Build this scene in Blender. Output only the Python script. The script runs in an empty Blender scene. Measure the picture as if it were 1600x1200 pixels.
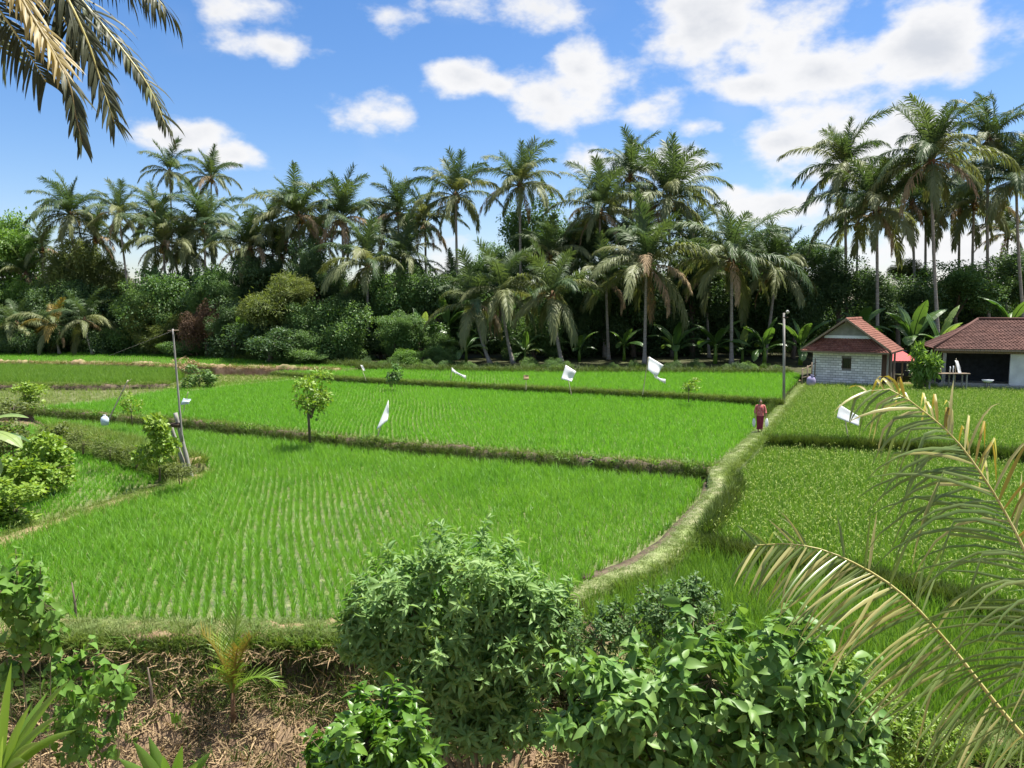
import bpy, bmesh, math, random
import numpy as np
from mathutils import Vector, Matrix, Euler

R = math.radians
random.seed(7)
rng = np.random.default_rng(11)
sc = bpy.context.scene
COL = sc.collection

# ------------------------------------------------------------------ camera
F = 1204.0                       # focal length in pixels of the 1600 px wide photograph
CAMZ, PITCH = 7.0, R(5.69)
cam_d = bpy.data.cameras.new('camera')
cam_d.sensor_width = 36.0
cam_d.lens = 36.0 * F / 1600.0
cam_d.clip_end = 6000.0
cam_d.clip_start = 0.1
cam = bpy.data.objects.new('camera', cam_d)
cam.location = (0, 0, CAMZ)
cam.rotation_euler = (R(90) - PITCH, 0, 0)
COL.objects.link(cam)
sc.camera = cam

# ------------------------------------------------------------------ light
SUN_DIR = Vector((0.47, 0.20, 1.30)).normalized()      # towards the sun: from the right, high
SUN_EL = math.asin(SUN_DIR.z)
SUN_AZ = math.atan2(SUN_DIR.x, SUN_DIR.y)
sun_d = bpy.data.lights.new('sun', 'SUN')
sun_d.energy = 5.0
sun_d.angle = R(0.5)
sun_d.color = (1.0, 0.955, 0.87)
sun = bpy.data.objects.new('sun', sun_d)
sun.rotation_euler = SUN_DIR.to_track_quat('Z', 'Y').to_euler()
sun.location = (40, 10, 60)
COL.objects.link(sun)

sc.view_settings.view_transform = 'Standard'
sc.view_settings.look = 'None'
sc.view_settings.exposure = 1.17
sc.view_settings.gamma = 1.0
sc.view_settings.use_curve_mapping = False
sc.render.engine = 'CYCLES'
sc.cycles.use_denoising = True
sc.cycles.max_bounces = 5
sc.cycles.diffuse_bounces = 3
sc.cycles.glossy_bounces = 2
sc.cycles.transmission_bounces = 4
sc.cycles.transparent_max_bounces = 4
sc.cycles.caustics_reflective = False
sc.cycles.caustics_refractive = False


def ray(px, py):
    u, v = (px - 800.0) / F, (600.0 - py) / F
    c, s = math.cos(PITCH), math.sin(PITCH)
    return Vector((u, c + v * s, -s + v * c))


def G(px, py, z=0.0):
    """Where the line of sight through a photo point meets the level z."""
    d = ray(px, py)
    t = (z - CAMZ) / d.z
    return Vector((d.x * t, d.y * t, z))


def W(px, py, Y):
    """The point at distance Y in front of the camera seen at a photo point."""
    d = ray(px, py)
    t = Y / d.y
    return Vector((d.x * t, Y, CAMZ + d.z * t))


# ------------------------------------------------------------------ sky with clouds
def build_world():
    w = bpy.data.worlds.new('World')
    sc.world = w
    w.use_nodes = True
    nt = w.node_tree
    N, L = nt.nodes, nt.links
    N.clear()
    STR = 0.075
    out = N.new('ShaderNodeOutputWorld')
    bg = N.new('ShaderNodeBackground')
    bg.inputs['Strength'].default_value = STR
    sky = N.new('ShaderNodeTexSky')
    sky.sky_type = 'NISHITA'
    sky.sun_disc = False
    sky.sun_elevation = SUN_EL
    sky.sun_rotation = SUN_AZ
    sky.air_density = 1.0
    sky.dust_density = 0.7
    sky.ozone_density = 2.6
    tc = N.new('ShaderNodeTexCoord')
    D = tc.outputs['Generated']

    def math_(op, a, b=None, c=None):
        n = N.new('ShaderNodeMath')
        n.operation = op
        for i, x in enumerate((a, b, c)):
            if x is None:
                continue
            if isinstance(x, (int, float)):
                n.inputs[i].default_value = x
            else:
                L.new(x, n.inputs[i])
        return n.outputs[0]

    def vmath(op, a, b):
        n = N.new('ShaderNodeVectorMath')
        n.operation = op
        for i, x in enumerate((a, b)):
            if isinstance(x, (tuple, Vector)):
                n.inputs[i].default_value = tuple(x)
            else:
                L.new(x, n.inputs[i])
        return n

    def noise(vec, scale, detail, rough):
        n = N.new('ShaderNodeTexNoise')
        n.inputs['Scale'].default_value = scale
        n.inputs['Detail'].default_value = detail
        n.inputs['Roughness'].default_value = rough
        L.new(vec, n.inputs['Vector'])
        return n.outputs['Fac']

    def smooth(x, lo, hi, a=0.0, b=1.0):
        n = N.new('ShaderNodeMapRange')
        n.interpolation_type = 'SMOOTHSTEP'
        L.new(x, n.inputs['Value'])
        n.inputs['From Min'].default_value = lo
        n.inputs['From Max'].default_value = hi
        n.inputs['To Min'].default_value = a
        n.inputs['To Max'].default_value = b
        return n.outputs['Result']

    # the separate clouds that stand over the wood (photo point, half width, half height, weight)
    blobs = [(1120, 30, 120, 75, 1), (1215, 70, 135, 85, 1), (1290, 105, 95, 62, 1), (1180, 130, 110, 42, .85), (1050, 60, 60, 40, .7),
             (1455, 75, 92, 78, 1), (1500, 110, 55, 40, .8), (1320, 220, 165, 75, 1), (1230, 225, 95, 68, 1), (1420, 195, 80, 62, 1), (1290, 265, 120, 40, .9),
             (1215, 315, 105, 42, .85), (1150, 300, 55, 25, .6), (1500, 395, 170, 62, 1), (1340, 330, 90, 34, .5),
             (925, 145, 135, 62, 1), (860, 150, 75, 45, .9), (1010, 170, 75, 42, .95), (905, 110, 60, 42, .9), (720, 122, 58, 36, .85),
             (780, 135, 50, 22, .6), (1085, 195, 55, 20, .5), (555, 188, 80, 34, .66), (605, 180, 40, 24, .5), (295, 215, 90, 38, .85),
             (350, 240, 70, 30, .85), (240, 200, 45, 30, .6), (385, 8, 115, 30, .62), (430, 70, 75, 24, .52), (690, 2, 130, 26, .45),
             (835, 10, 85, 38, .6), (940, 250, 85, 36, .85), (1075, 258, 80, 36, .85), (700, 412, 80, 36, .6), (1590, 30, 60, 40, .4),
             (860, 300, 60, 24, .35), (80, 425, 90, 26, .4), (610, 20, 60, 22, .3)]
    field = None
    for (px, py, rx, ry, wt) in blobs:
        c = ray(px, py).normalized()
        right = Vector((c.y, -c.x, 0)).normalized()
        up = right.cross(c)
        a = vmath('DOT_PRODUCT', D, right * (F / rx)).outputs['Value']
        b = vmath('DOT_PRODUCT', D, up * (F / ry)).outputs['Value']
        d2 = math_('MULTIPLY_ADD', b, b, math_('MULTIPLY', a, a))
        f = math_('MULTIPLY_ADD', math_('SQRT', d2), -wt, wt)
        field = f if field is None else math_('SMOOTH_MAX', field, f, 0.18)
    stretched = vmath('MULTIPLY', D, (1.0, 1.0, 1.7)).outputs['Vector']
    n1 = noise(stretched, 11.0, 5.0, 0.58)
    n2 = noise(stretched, 3.2, 3.0, 0.55)
    # unseen rest of the sky: same kind of cloud, cover raised for fill light
    window = smooth(vmath('DOT_PRODUCT', D, ray(800, 250).normalized()).outputs['Value'], 0.70, 0.80)
    rest = math_('SUBTRACT', math_('MULTIPLY_ADD', n2, 4.6, -2.05), math_('MULTIPLY', window, 3.0))
    field = math_('MAXIMUM', field, rest)
    dens = math_('ADD', field, math_('MULTIPLY_ADD', n1, 2.1, -1.06))
    mask = smooth(dens, 0.08, 0.64, 0.0, 0.98)
    veil = smooth(noise(stretched, 5.0, 3.0, 0.6), 0.52, 0.9, 0.0, 0.16)
    mask = math_('MAXIMUM', mask, veil)
    body = smooth(math_('ADD', dens, math_('MULTIPLY_ADD', noise(stretched, 7.0, 3.0, 0.5), 1.2, -0.6)), 0.50, 1.5)
    ccol = N.new('ShaderNodeMix')
    ccol.data_type = 'RGBA'
    k = 0.43 / STR
    ccol.inputs['A'].default_value = (k, k * 1.0, k * 1.01, 1)
    ccol.inputs['B'].default_value = (k * .72, k * .75, k * .81, 1)
    L.new(body, ccol.inputs['Factor'])
    # clear-sky colour: a touch deeper and bluer than the raw sky model
    hs = N.new('ShaderNodeHueSaturation')
    hs.inputs['Saturation'].default_value = 1.29
    hs.inputs['Value'].default_value = 1.05
    L.new(sky.outputs['Color'], hs.inputs['Color'])
    mix = N.new('ShaderNodeMix')
    mix.data_type = 'RGBA'
    L.new(mask, mix.inputs['Factor'])
    tint = N.new('ShaderNodeMix')
    tint.data_type = 'RGBA'
    tint.blend_type = 'MULTIPLY'
    tint.inputs['Factor'].default_value = 1.0
    tint.inputs['B'].default_value = (1.0, .92, .98, 1)
    L.new(hs.outputs['Color'], tint.inputs['A'])
    L.new(tint.outputs['Result'], mix.inputs['A'])
    L.new(ccol.outputs['Result'], mix.inputs['B'])
    L.new(mix.outputs['Result'], bg.inputs['Color'])
    L.new(bg.outputs['Background'], out.inputs['Surface'])
    w.cycles.sampling_method = 'MANUAL'
    w.cycles.sample_map_resolution = 512


build_world()

# ------------------------------------------------------------------ helpers
def np_mesh(name, V, faces, mat=None, smooth=False):
    me = bpy.data.meshes.new(name)
    V = np.asarray(V, dtype=np.float32).reshape(-1, 3)
    if isinstance(faces, np.ndarray):
        k = faces.shape[1]
        nf = len(faces)
        me.vertices.add(len(V))
        me.vertices.foreach_set('co', V.ravel())
        me.loops.add(nf * k)
        me.loops.foreach_set('vertex_index', faces.astype(np.int32).ravel())
        me.polygons.add(nf)
        me.polygons.foreach_set('loop_start', np.arange(0, nf * k, k, dtype=np.int32))
        me.update(calc_edges=True)
    else:
        me.from_pydata(V.tolist(), [], faces)
        me.update()
    if smooth:
        me.polygons.foreach_set('use_smooth', np.ones(len(me.polygons), dtype=bool))
    if mat:
        me.materials.append(mat)
    return me


def obj(name, me, parent=None, loc=None, rot=None, scl=None):
    o = bpy.data.objects.new(name, me)
    COL.objects.link(o)
    if parent is not None:
        o.parent = parent
    if loc is not None:
        o.location = loc
    if rot is not None:
        o.rotation_euler = rot
    if scl is not None:
        o.scale = (scl,) * 3 if isinstance(scl, (int, float)) else scl
    return o


def tag(o, label=None, cat=None, group=None, kind=None):
    if label:
        o['label'] = label
    if cat:
        o['category'] = cat
    if group:
        o['group'] = group
    if kind:
        o['kind'] = kind
    return o


def thing(name, label, cat, loc, group=None, rotz=0.0):
    o = bpy.data.objects.new(name, None)
    o.empty_display_size = 0.2
    COL.objects.link(o)
    o.location = loc
    o.rotation_euler = (0, 0, rotz)
    return tag(o, label, cat, group)


class MB:
    """Collects boxes, tubes and sheets into one mesh."""
    def __init__(self):
        self.v, self.f = [], []

    def add(self, V, Fs):
        n = len(self.v)
        self.v += [tuple(p) for p in V]
        self.f += [tuple(i + n for i in f) for f in Fs]
        return self

    def box(self, lo, hi, M=None):
        (x0, y0, z0), (x1, y1, z1) = lo, hi
        V = [(x0, y0, z0), (x1, y0, z0), (x1, y1, z0), (x0, y1, z0), (x0, y0, z1), (x1, y0, z1), (x1, y1, z1), (x0, y1, z1)]
        if M is not None:
            V = [M @ Vector(p) for p in V]
        return self.add(V, [(3, 2, 1, 0), (4, 5, 6, 7), (0, 1, 5, 4), (1, 2, 6, 5), (2, 3, 7, 6), (3, 0, 4, 7)])

    def tube(self, pts, rad, sides=8, caps=True):
        pts = [Vector(p) for p in pts]
        n = len(pts)
        if isinstance(rad, (int, float)):
            rad = [rad] * n
        V, Fs = [], []
        ref = Vector((0.31, 0.95, 0.1))
        for i, p in enumerate(pts):
            t = (pts[min(i + 1, n - 1)] - pts[max(i - 1, 0)]).normalized()
            a = t.cross(ref)
            if a.length < 0.05:
                a = t.cross(Vector((1, 0, 0)))
            a.normalize()
            b = t.cross(a)
            for k in range(sides):
                an = 2 * math.pi * k / sides
                V.append(p + (a * math.cos(an) + b * math.sin(an)) * rad[i])
        for i in range(n - 1):
            for k in range(sides):
                k2 = (k + 1) % sides
                Fs.append((i * sides + k, i * sides + k2, (i + 1) * sides + k2, (i + 1) * sides + k))
        if caps:
            Fs.append(tuple(range(sides - 1, -1, -1)))
            Fs.append(tuple((n - 1) * sides + k for k in range(sides)))
        return self.add(V, Fs)

    def mesh(self, name, mat=None, smooth=False):
        return np_mesh(name, self.v, self.f, mat, smooth)

    def build(self, name, mat, parent=None, smooth=False, **kw):
        return obj(name, self.mesh(name, mat, smooth), parent, **kw)


def blob(c, r, seed=0, amp=0.12, seg=10, rings=7):
    rs = random.Random(seed)
    V, Fs = [], []
    V.append((c[0], c[1], c[2] + r[2]))
    for i in range(1, rings):
        th = math.pi * i / rings
        for k in range(seg):
            ph = 2 * math.pi * k / seg
            q = 1 + rs.uniform(-amp, amp)
            V.append((c[0] + r[0] * q * math.sin(th) * math.cos(ph), c[1] + r[1] * q * math.sin(th) * math.sin(ph), c[2] + r[2] * q * math.cos(th)))
    V.append((c[0], c[1], c[2] - r[2]))
    for k in range(seg):
        Fs.append((0, 1 + k, 1 + (k + 1) % seg))
    for i in range(rings - 2):
        for k in range(seg):
            a, b = 1 + i * seg + k, 1 + i * seg + (k + 1) % seg
            Fs.append((a, a + seg, b + seg, b))
    last = len(V) - 1
    o = 1 + (rings - 2) * seg
    for k in range(seg):
        Fs.append((o + k, last, o + (k + 1) % seg))
    return V, Fs


# ------------------------------------------------------------------ materials
def new_mat(name):
    m = bpy.data.materials.new(name)
    m.use_nodes = True
    N = m.node_tree.nodes
    b = N['Principled BSDF']
    return m, N, m.node_tree.links, b


def rgb(c):
    return (c[0], c[1], c[2], 1.0)


def leaf_mat(name, c1, c2, trans=0.35, rough=0.5, spec=0.35, tcol=None, world=0.0, world_scale=0.15, isl=0.55, c3=None):
    """Leaf: colour varies leaf by leaf and plant by plant; light passes through the blade."""
    m, N, L, b = new_mat(name)
    geo = N.new('ShaderNodeNewGeometry')
    oi = N.new('ShaderNodeObjectInfo')
    mul = N.new('ShaderNodeMath')
    mul.operation = 'MULTIPLY_ADD'
    L.new(geo.outputs['Random Per Island'], mul.inputs[0])
    mul.inputs[1].default_value = isl
    m2 = N.new('ShaderNodeMath')
    m2.operation = 'MULTIPLY'
    L.new(oi.outputs['Random'], m2.inputs[0])
    m2.inputs[1].default_value = 1.0 - isl
    L.new(m2.outputs[0], mul.inputs[2])
    fac = mul.outputs[0]
    mix = N.new('ShaderNodeMix')
    mix.data_type = 'RGBA'
    mix.inputs['A'].default_value = rgb(c1)
    mix.inputs['B'].default_value = rgb(c2)
    L.new(fac, mix.inputs['Factor'])
    col = mix.outputs['Result']
    if world > 0:
        nz = N.new('ShaderNodeTexNoise')
        nz.inputs['Scale'].default_value = world_scale
        nz.inputs['Detail'].default_value = 3.0
        L.new(geo.outputs['Position'], nz.inputs['Vector'])
        mr = N.new('ShaderNodeMapRange')
        mr.inputs['From Min'].default_value = 0.35
        mr.inputs['From Max'].default_value = 0.7
        mr.inputs['To Max'].default_value = world
        L.new(nz.outputs['Fac'], mr.inputs['Value'])
        mx = N.new('ShaderNodeMix')
        mx.data_type = 'RGBA'
        L.new(mr.outputs['Result'], mx.inputs['Factor'])
        L.new(col, mx.inputs['A'])
        mx.inputs['B'].default_value = rgb(c3 or c2)
        col = mx.outputs['Result']
    L.new(col, b.inputs['Base Color'])
    b.inputs['Roughness'].default_value = rough
    b.inputs['Specular IOR Level'].default_value = spec
    if trans > 0:
        tr = N.new('ShaderNodeBsdfTranslucent')
        tm = N.new('ShaderNodeMix')
        tm.data_type = 'RGBA'
        tm.blend_type = 'MULTIPLY'
        tm.inputs['Factor'].default_value = 1.0
        L.new(col, tm.inputs['A'])
        tm.inputs['B'].default_value = rgb(tcol or (1.5, 1.5, 0.7))
        L.new(tm.outputs['Result'], tr.inputs['Color'])
        ms = N.new('ShaderNodeMixShader')
        ms.inputs[0].default_value = trans
        L.new(b.outputs[0], ms.inputs[1])
        L.new(tr.outputs[0], ms.inputs[2])
        L.new(ms.outputs[0], N['Material Output'].inputs['Surface'])
    return m


def noise_mat(name, c1, c2, scale=2.0, rough=0.9, bump=0.3, c3=None, scale3=0.4, spec=0.3, detail=6.0, stretch=None, coord='Object', lo=0.35, hi=0.65, bump_dist=0.03):
    m, N, L, b = new_mat(name)
    tc = N.new('ShaderNodeTexCoord')
    if coord == 'World':
        vec = N.new('ShaderNodeNewGeometry').outputs['Position']
    else:
        vec = tc.outputs[coord]
    if stretch:
        mp = N.new('ShaderNodeMapping')
        mp.inputs['Scale'].default_value = stretch
        L.new(vec, mp.inputs['Vector'])
        vec = mp.outputs['Vector']
    nz = N.new('ShaderNodeTexNoise')
    nz.inputs['Scale'].default_value = scale
    nz.inputs['Detail'].default_value = detail
    nz.inputs['Roughness'].default_value = 0.6
    L.new(vec, nz.inputs['Vector'])
    mr = N.new('ShaderNodeMapRange')
    mr.inputs['From Min'].default_value = lo
    mr.inputs['From Max'].default_value = hi
    L.new(nz.outputs['Fac'], mr.inputs['Value'])
    mix = N.new('ShaderNodeMix')
    mix.data_type = 'RGBA'
    mix.inputs['A'].default_value = rgb(c1)
    mix.inputs['B'].default_value = rgb(c2)
    L.new(mr.outputs['Result'], mix.inputs['Factor'])
    col = mix.outputs['Result']
    if c3:
        n3 = N.new('ShaderNodeTexNoise')
        n3.inputs['Scale'].default_value = scale3
        n3.inputs['Detail'].default_value = 5.0
        L.new(vec, n3.inputs['Vector'])
        m3 = N.new('ShaderNodeMapRange')
        m3.inputs['From Min'].default_value = 0.42
        m3.inputs['From Max'].default_value = 0.6
        L.new(n3.outputs['Fac'], m3.inputs['Value'])
        mx = N.new('ShaderNodeMix')
        mx.data_type = 'RGBA'
        L.new(m3.outputs['Result'], mx.inputs['Factor'])
        L.new(col, mx.inputs['A'])
        mx.inputs['B'].default_value = rgb(c3)
        col = mx.outputs['Result']
    L.new(col, b.inputs['Base Color'])
    b.inputs['Roughness'].default_value = rough
    b.inputs['Specular IOR Level'].default_value = spec
    if bump > 0:
        bp = N.new('ShaderNodeBump')
        bp.inputs['Strength'].default_value = bump
        bp.inputs['Distance'].default_value = bump_dist
        L.new(nz.outputs['Fac'], bp.inputs['Height'])
        L.new(bp.outputs['Normal'], b.inputs['Normal'])
    return m


M = {}
M['rice'] = leaf_mat('rice_leaf', (0.05, 0.172, 0.012), (0.17, 0.36, 0.038), 0.42, 0.45, 0.4, world=0.7, world_scale=0.28, c3=(0.175, 0.35, 0.04))
M['rice_far'] = leaf_mat('rice_leaf_upper', (0.066, 0.215, 0.013), (0.16, 0.37, 0.033), 0.42, 0.5, 0.35, world=0.4, world_scale=0.12, c3=(0.15, 0.345, 0.032))
M['rice_ripe'] = leaf_mat('rice_leaf_heading', (0.075, 0.185, 0.02), (0.17, 0.29, 0.042), 0.40, 0.5, 0.35, world=0.45, world_scale=0.3, c3=(0.16, 0.27, 0.04))
M['panicle'] = leaf_mat('rice_panicle', (0.2, 0.29, 0.06), (0.32, 0.36, 0.11), 0.3, 0.6, 0.3)
M['rice_sparse'] = leaf_mat('rice_leaf_sparse', (0.13, 0.22, 0.05), (0.22, 0.28, 0.08), 0.4, 0.5, 0.3)
M['grass'] = leaf_mat('bund_grass_leaf', (0.07, 0.15, 0.02), (0.16, 0.24, 0.045), 0.35, 0.6, 0.25, world=0.5, world_scale=0.6, c3=(0.20, 0.23, 0.07))
M['grass_pale'] = leaf_mat('mown_grass_leaf', (0.13, 0.215, 0.06), (0.215, 0.285, 0.1), 0.25, 0.7, 0.2, world=0.5, world_scale=0.9, c3=(0.26, 0.28, 0.12))
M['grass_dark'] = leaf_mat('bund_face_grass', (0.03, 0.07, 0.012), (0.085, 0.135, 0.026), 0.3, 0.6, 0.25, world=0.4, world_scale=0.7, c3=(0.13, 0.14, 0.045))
M['straw'] = leaf_mat('dry_straw', (0.19, 0.13, 0.068), (0.4, 0.295, 0.17), 0.15, 0.8, 0.2)
M['mud_water'] = noise_mat('paddy_mud_water', (0.12, 0.125, 0.055), (0.23, 0.24, 0.12), 1.1, 0.2, 0.05, spec=0.6, coord='World')
M['mud'] = noise_mat('dark_mud', (0.055, 0.04, 0.025), (0.13, 0.095, 0.06), 3.0, 0.75, 0.6, coord='World', bump_dist=0.06)
M['dry_soil'] = noise_mat('dry_bund_soil', (0.20, 0.13, 0.075), (0.36, 0.26, 0.16), 2.2, 0.95, 0.6, c3=(0.14, 0.16, 0.05), scale3=0.5, coord='World')
M['path'] = noise_mat('path_soil', (0.20, 0.21, 0.10), (0.30, 0.29, 0.17), 2.5, 0.95, 0.4, c3=(0.22, 0.27, 0.10), scale3=0.9, coord='World')
M['slope'] = noise_mat('slope_soil', (0.075, 0.048, 0.03), (0.26, 0.175, 0.11), 2.4, 0.95, 0.9, c3=(0.20, 0.14, 0.085), scale3=0.8, coord='World', bump_dist=0.08)
M['verge'] = noise_mat('verge_soil', (0.16, 0.17, 0.06), (0.26, 0.22, 0.12), 1.4, 0.95, 0.4, coord='World')
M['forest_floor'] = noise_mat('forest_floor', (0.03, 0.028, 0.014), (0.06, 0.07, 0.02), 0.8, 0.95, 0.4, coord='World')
M['trunk_palm'] = noise_mat('palm_bark', (0.20, 0.18, 0.145), (0.34, 0.31, 0.27), 2.0, 0.9, 0.6, stretch=(1, 1, 5), bump_dist=0.05)
M['bark'] = noise_mat('tree_bark', (0.09, 0.07, 0.05), (0.19, 0.155, 0.115), 5.0, 0.9, 0.5, stretch=(1, 1, 0.4))
M['fibre'] = noise_mat('palm_fibre', (0.10, 0.055, 0.03), (0.22, 0.13, 0.07), 6.0, 0.95, 0.5)
M['coconut'] = noise_mat('coconut_husk', (0.26, 0.16, 0.045), (0.34, 0.24, 0.07), 3.0, 0.5, 0.1)
M['rachis'] = noise_mat('frond_midrib', (0.20, 0.19, 0.05), (0.30, 0.25, 0.08), 3.0, 0.5, 0.1)
M['frond'] = leaf_mat('frond_green', (0.05, 0.095, 0.038), (0.11, 0.155, 0.062), 0.30, 0.5, 0.3, isl=0.35)
M['frond_old'] = leaf_mat('frond_olive', (0.115, 0.15, 0.058), (0.22, 0.235, 0.105), 0.30, 0.5, 0.3, isl=0.35)
M['frond_dead'] = leaf_mat('frond_brown', (0.2, 0.14, 0.08), (0.36, 0.27, 0.16), 0.15, 0.8, 0.2, isl=0.35)
M['frond_young'] = leaf_mat('frond_gold', (0.20, 0.20, 0.035), (0.30, 0.20, 0.05), 0.3, 0.5, 0.35, isl=0.4)
M['leaf_dark'] = leaf_mat('leaf_dark', (0.04, 0.088, 0.034), (0.105, 0.172, 0.062), 0.36, 0.5, 0.32, isl=0.6)
M['leaf_mid'] = leaf_mat('leaf_mid', (0.066, 0.145, 0.045), (0.155, 0.245, 0.076), 0.36, 0.5, 0.32, isl=0.6)
M['leaf_bright'] = leaf_mat('leaf_bright', (0.08, 0.18, 0.03), (0.17, 0.28, 0.06), 0.36, 0.5, 0.32, isl=0.6)
M['leaf_olive'] = leaf_mat('leaf_olive', (0.085, 0.125, 0.032), (0.18, 0.215, 0.065), 0.36, 0.55, 0.3, isl=0.6)
M['leaf_rust'] = leaf_mat('leaf_rust', (0.08, 0.05, 0.035), (0.15, 0.095, 0.06), 0.2, 0.7, 0.2, isl=0.6)
M['leaf_lime'] = leaf_mat('leaf_lime', (0.115, 0.225, 0.025), (0.27, 0.37, 0.055), 0.35, 0.45, 0.4, isl=0.7)
M['banana'] = leaf_mat('banana_leaf', (0.045, 0.11, 0.024), (0.105, 0.185, 0.042), 0.35, 0.38, 0.5, isl=0.2)
M['banana_pale'] = leaf_mat('banana_leaf_pale', (0.16, 0.25, 0.07), (0.28, 0.36, 0.13), 0.35, 0.4, 0.45, isl=0.2)
M['bush_grey'] = leaf_mat('shrub_leaf_bluish', (0.125, 0.245, 0.072), (0.3, 0.43, 0.14), 0.36, 0.5, 0.3, isl=0.5)
M['bush_broad'] = leaf_mat('shrub_leaf_broad', (0.075, 0.185, 0.042), (0.21, 0.33, 0.08), 0.32, 0.45, 0.32, isl=0.45)
M['bush_light'] = leaf_mat('shrub_leaf_light', (0.075, 0.18, 0.02), (0.17, 0.29, 0.045), 0.35, 0.35, 0.5, isl=0.5)
M['vine'] = leaf_mat('vine_leaf', (0.075, 0.18, 0.03), (0.17, 0.3, 0.055), 0.38, 0.5, 0.25, isl=0.5)
M['strap'] = leaf_mat('strap_leaf', (0.12, 0.24, 0.03), (0.22, 0.34, 0.05), 0.4, 0.38, 0.45, isl=0.4)
M['twig'] = noise_mat('twig', (0.12, 0.10, 0.05), (0.20, 0.17, 0.10), 8.0, 0.9, 0.2)
M['leaflet_near'] = leaf_mat('leaflet_green', (0.09, 0.16, 0.032), (0.21, 0.265, 0.085), 0.36, 0.3, 0.55, isl=0.3)
M['leaflet_pale'] = leaf_mat('leaflet_straw', (0.3, 0.3, 0.09), (0.48, 0.44, 0.2), 0.35, 0.35, 0.5, isl=0.3)
M['rachis_near'] = noise_mat('midrib_yellow', (0.38, 0.34, 0.10), (0.52, 0.47, 0.19), 4.0, 0.4, 0.1)
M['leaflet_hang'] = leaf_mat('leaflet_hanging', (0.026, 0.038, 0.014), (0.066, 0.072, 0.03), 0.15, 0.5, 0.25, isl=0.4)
M['leaflet_gold'] = leaf_mat('leaflet_golden', (0.27, 0.215, 0.08), (0.42, 0.335, 0.14), 0.35, 0.5, 0.4, isl=0.4)


def plain(name, c, rough=0.7, spec=0.3, var=0.25, scale=3.0, bump=0.15):
    return noise_mat(name, tuple(x * (1 - var) for x in c), tuple(min(1, x * (1 + var)) for x in c), scale, rough, bump, spec=spec)


M['tile'] = leaf_mat('roof_tile', (0.16, 0.062, 0.043), (0.28, 0.125, 0.09), 0.0, 0.85, 0.2, isl=1.0, world=0.55, world_scale=0.8, c3=(0.13, 0.06, 0.045))
M['tile_old'] = leaf_mat('roof_tile_weathered', (0.085, 0.042, 0.034), (0.16, 0.085, 0.07), 0.0, 0.9, 0.2, isl=1.0, world=0.6, world_scale=0.6, c3=(0.075, 0.042, 0.038))
M['block'] = leaf_mat('lime_block', (0.6, 0.595, 0.58), (0.9, 0.89, 0.87), 0.0, 0.95, 0.1, isl=0.0, world=0.4, world_scale=1.2, c3=(0.66, 0.66, 0.64))
M['mortar'] = plain('mortar', (0.22, 0.215, 0.20), 0.95)
M['wood'] = noise_mat('weathered_wood', (0.16, 0.12, 0.085), (0.28, 0.22, 0.16), 3.0, 0.85, 0.3, stretch=(6, 6, 0.6))
M['wood_dark'] = noise_mat('dark_wood', (0.05, 0.035, 0.025), (0.10, 0.07, 0.05), 3.0, 0.85, 0.3, stretch=(6, 6, 0.6))
M['concrete'] = plain('concrete', (0.36, 0.36, 0.34), 0.9, 0.2, 0.22, 1.5)
M['plaster'] = plain('plaster', (0.66, 0.68, 0.67), 0.9, 0.2, 0.14, 1.0)
M['gable'] = plain('gable_board', (0.25, 0.25, 0.23), 0.8, 0.2, 0.2, 1.5)
M['sheet_white'] = plain('sheet_white', (0.70, 0.72, 0.76), 0.5, 0.4, 0.08)
M['awning'] = plain('red_awning_sheet', (0.42, 0.075, 0.075), 0.5, 0.4, 0.12, 2.0)
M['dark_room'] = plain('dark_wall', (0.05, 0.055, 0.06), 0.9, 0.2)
M['glass_dark'] = plain('window_dark', (0.015, 0.02, 0.022), 0.15, 0.5, 0.1, 1.0, 0.0)
M['bamboo'] = noise_mat('bamboo', (0.36, 0.31, 0.20), (0.50, 0.45, 0.34), 3.0, 0.6, 0.2, stretch=(4, 4, 0.5))
M['grey_pole'] = noise_mat('weathered_pole', (0.20, 0.19, 0.17), (0.36, 0.34, 0.31), 2.5, 0.85, 0.3, stretch=(5, 5, 0.5))
M['cloth'] = leaf_mat('white_plastic', (0.86, 0.87, 0.88), (0.92, 0.93, 0.93), 0.5, 0.4, 0.4, tcol=(1, 1, 1), isl=0.5)
M['cloth_blue'] = leaf_mat('bluish_plastic', (0.62, 0.7, 0.76), (0.72, 0.78, 0.82), 0.5, 0.35, 0.4, tcol=(1, 1, 1), isl=0.5)
M['sack'] = plain('lilac_sack', (0.30, 0.27, 0.42), 0.8, 0.2, 0.15)
M['skin'] = plain('skin', (0.30, 0.16, 0.10), 0.55, 0.35, 0.08, 4.0, 0.0)
M['hair'] = plain('hair', (0.02, 0.015, 0.012), 0.5, 0.4, 0.2)
M['blouse'] = noise_mat('blouse_red', (0.42, 0.07, 0.07), (0.60, 0.22, 0.20), 14.0, 0.8, 0.1)
M['sarong'] = noise_mat('sarong_maroon', (0.16, 0.016, 0.035), (0.25, 0.03, 0.06), 6.0, 0.85, 0.1)
M['eye'] = plain('eye', (0.02, 0.02, 0.02), 0.3, 0.5)
M['lip'] = plain('lip', (0.30, 0.08, 0.07), 0.5, 0.3)
M['jug'] = plain('pale_blue_plastic', (0.52, 0.62, 0.72), 0.4, 0.4, 0.06)

# ------------------------------------------------------------------ instanced ground cover
_var_cols = {}


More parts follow.
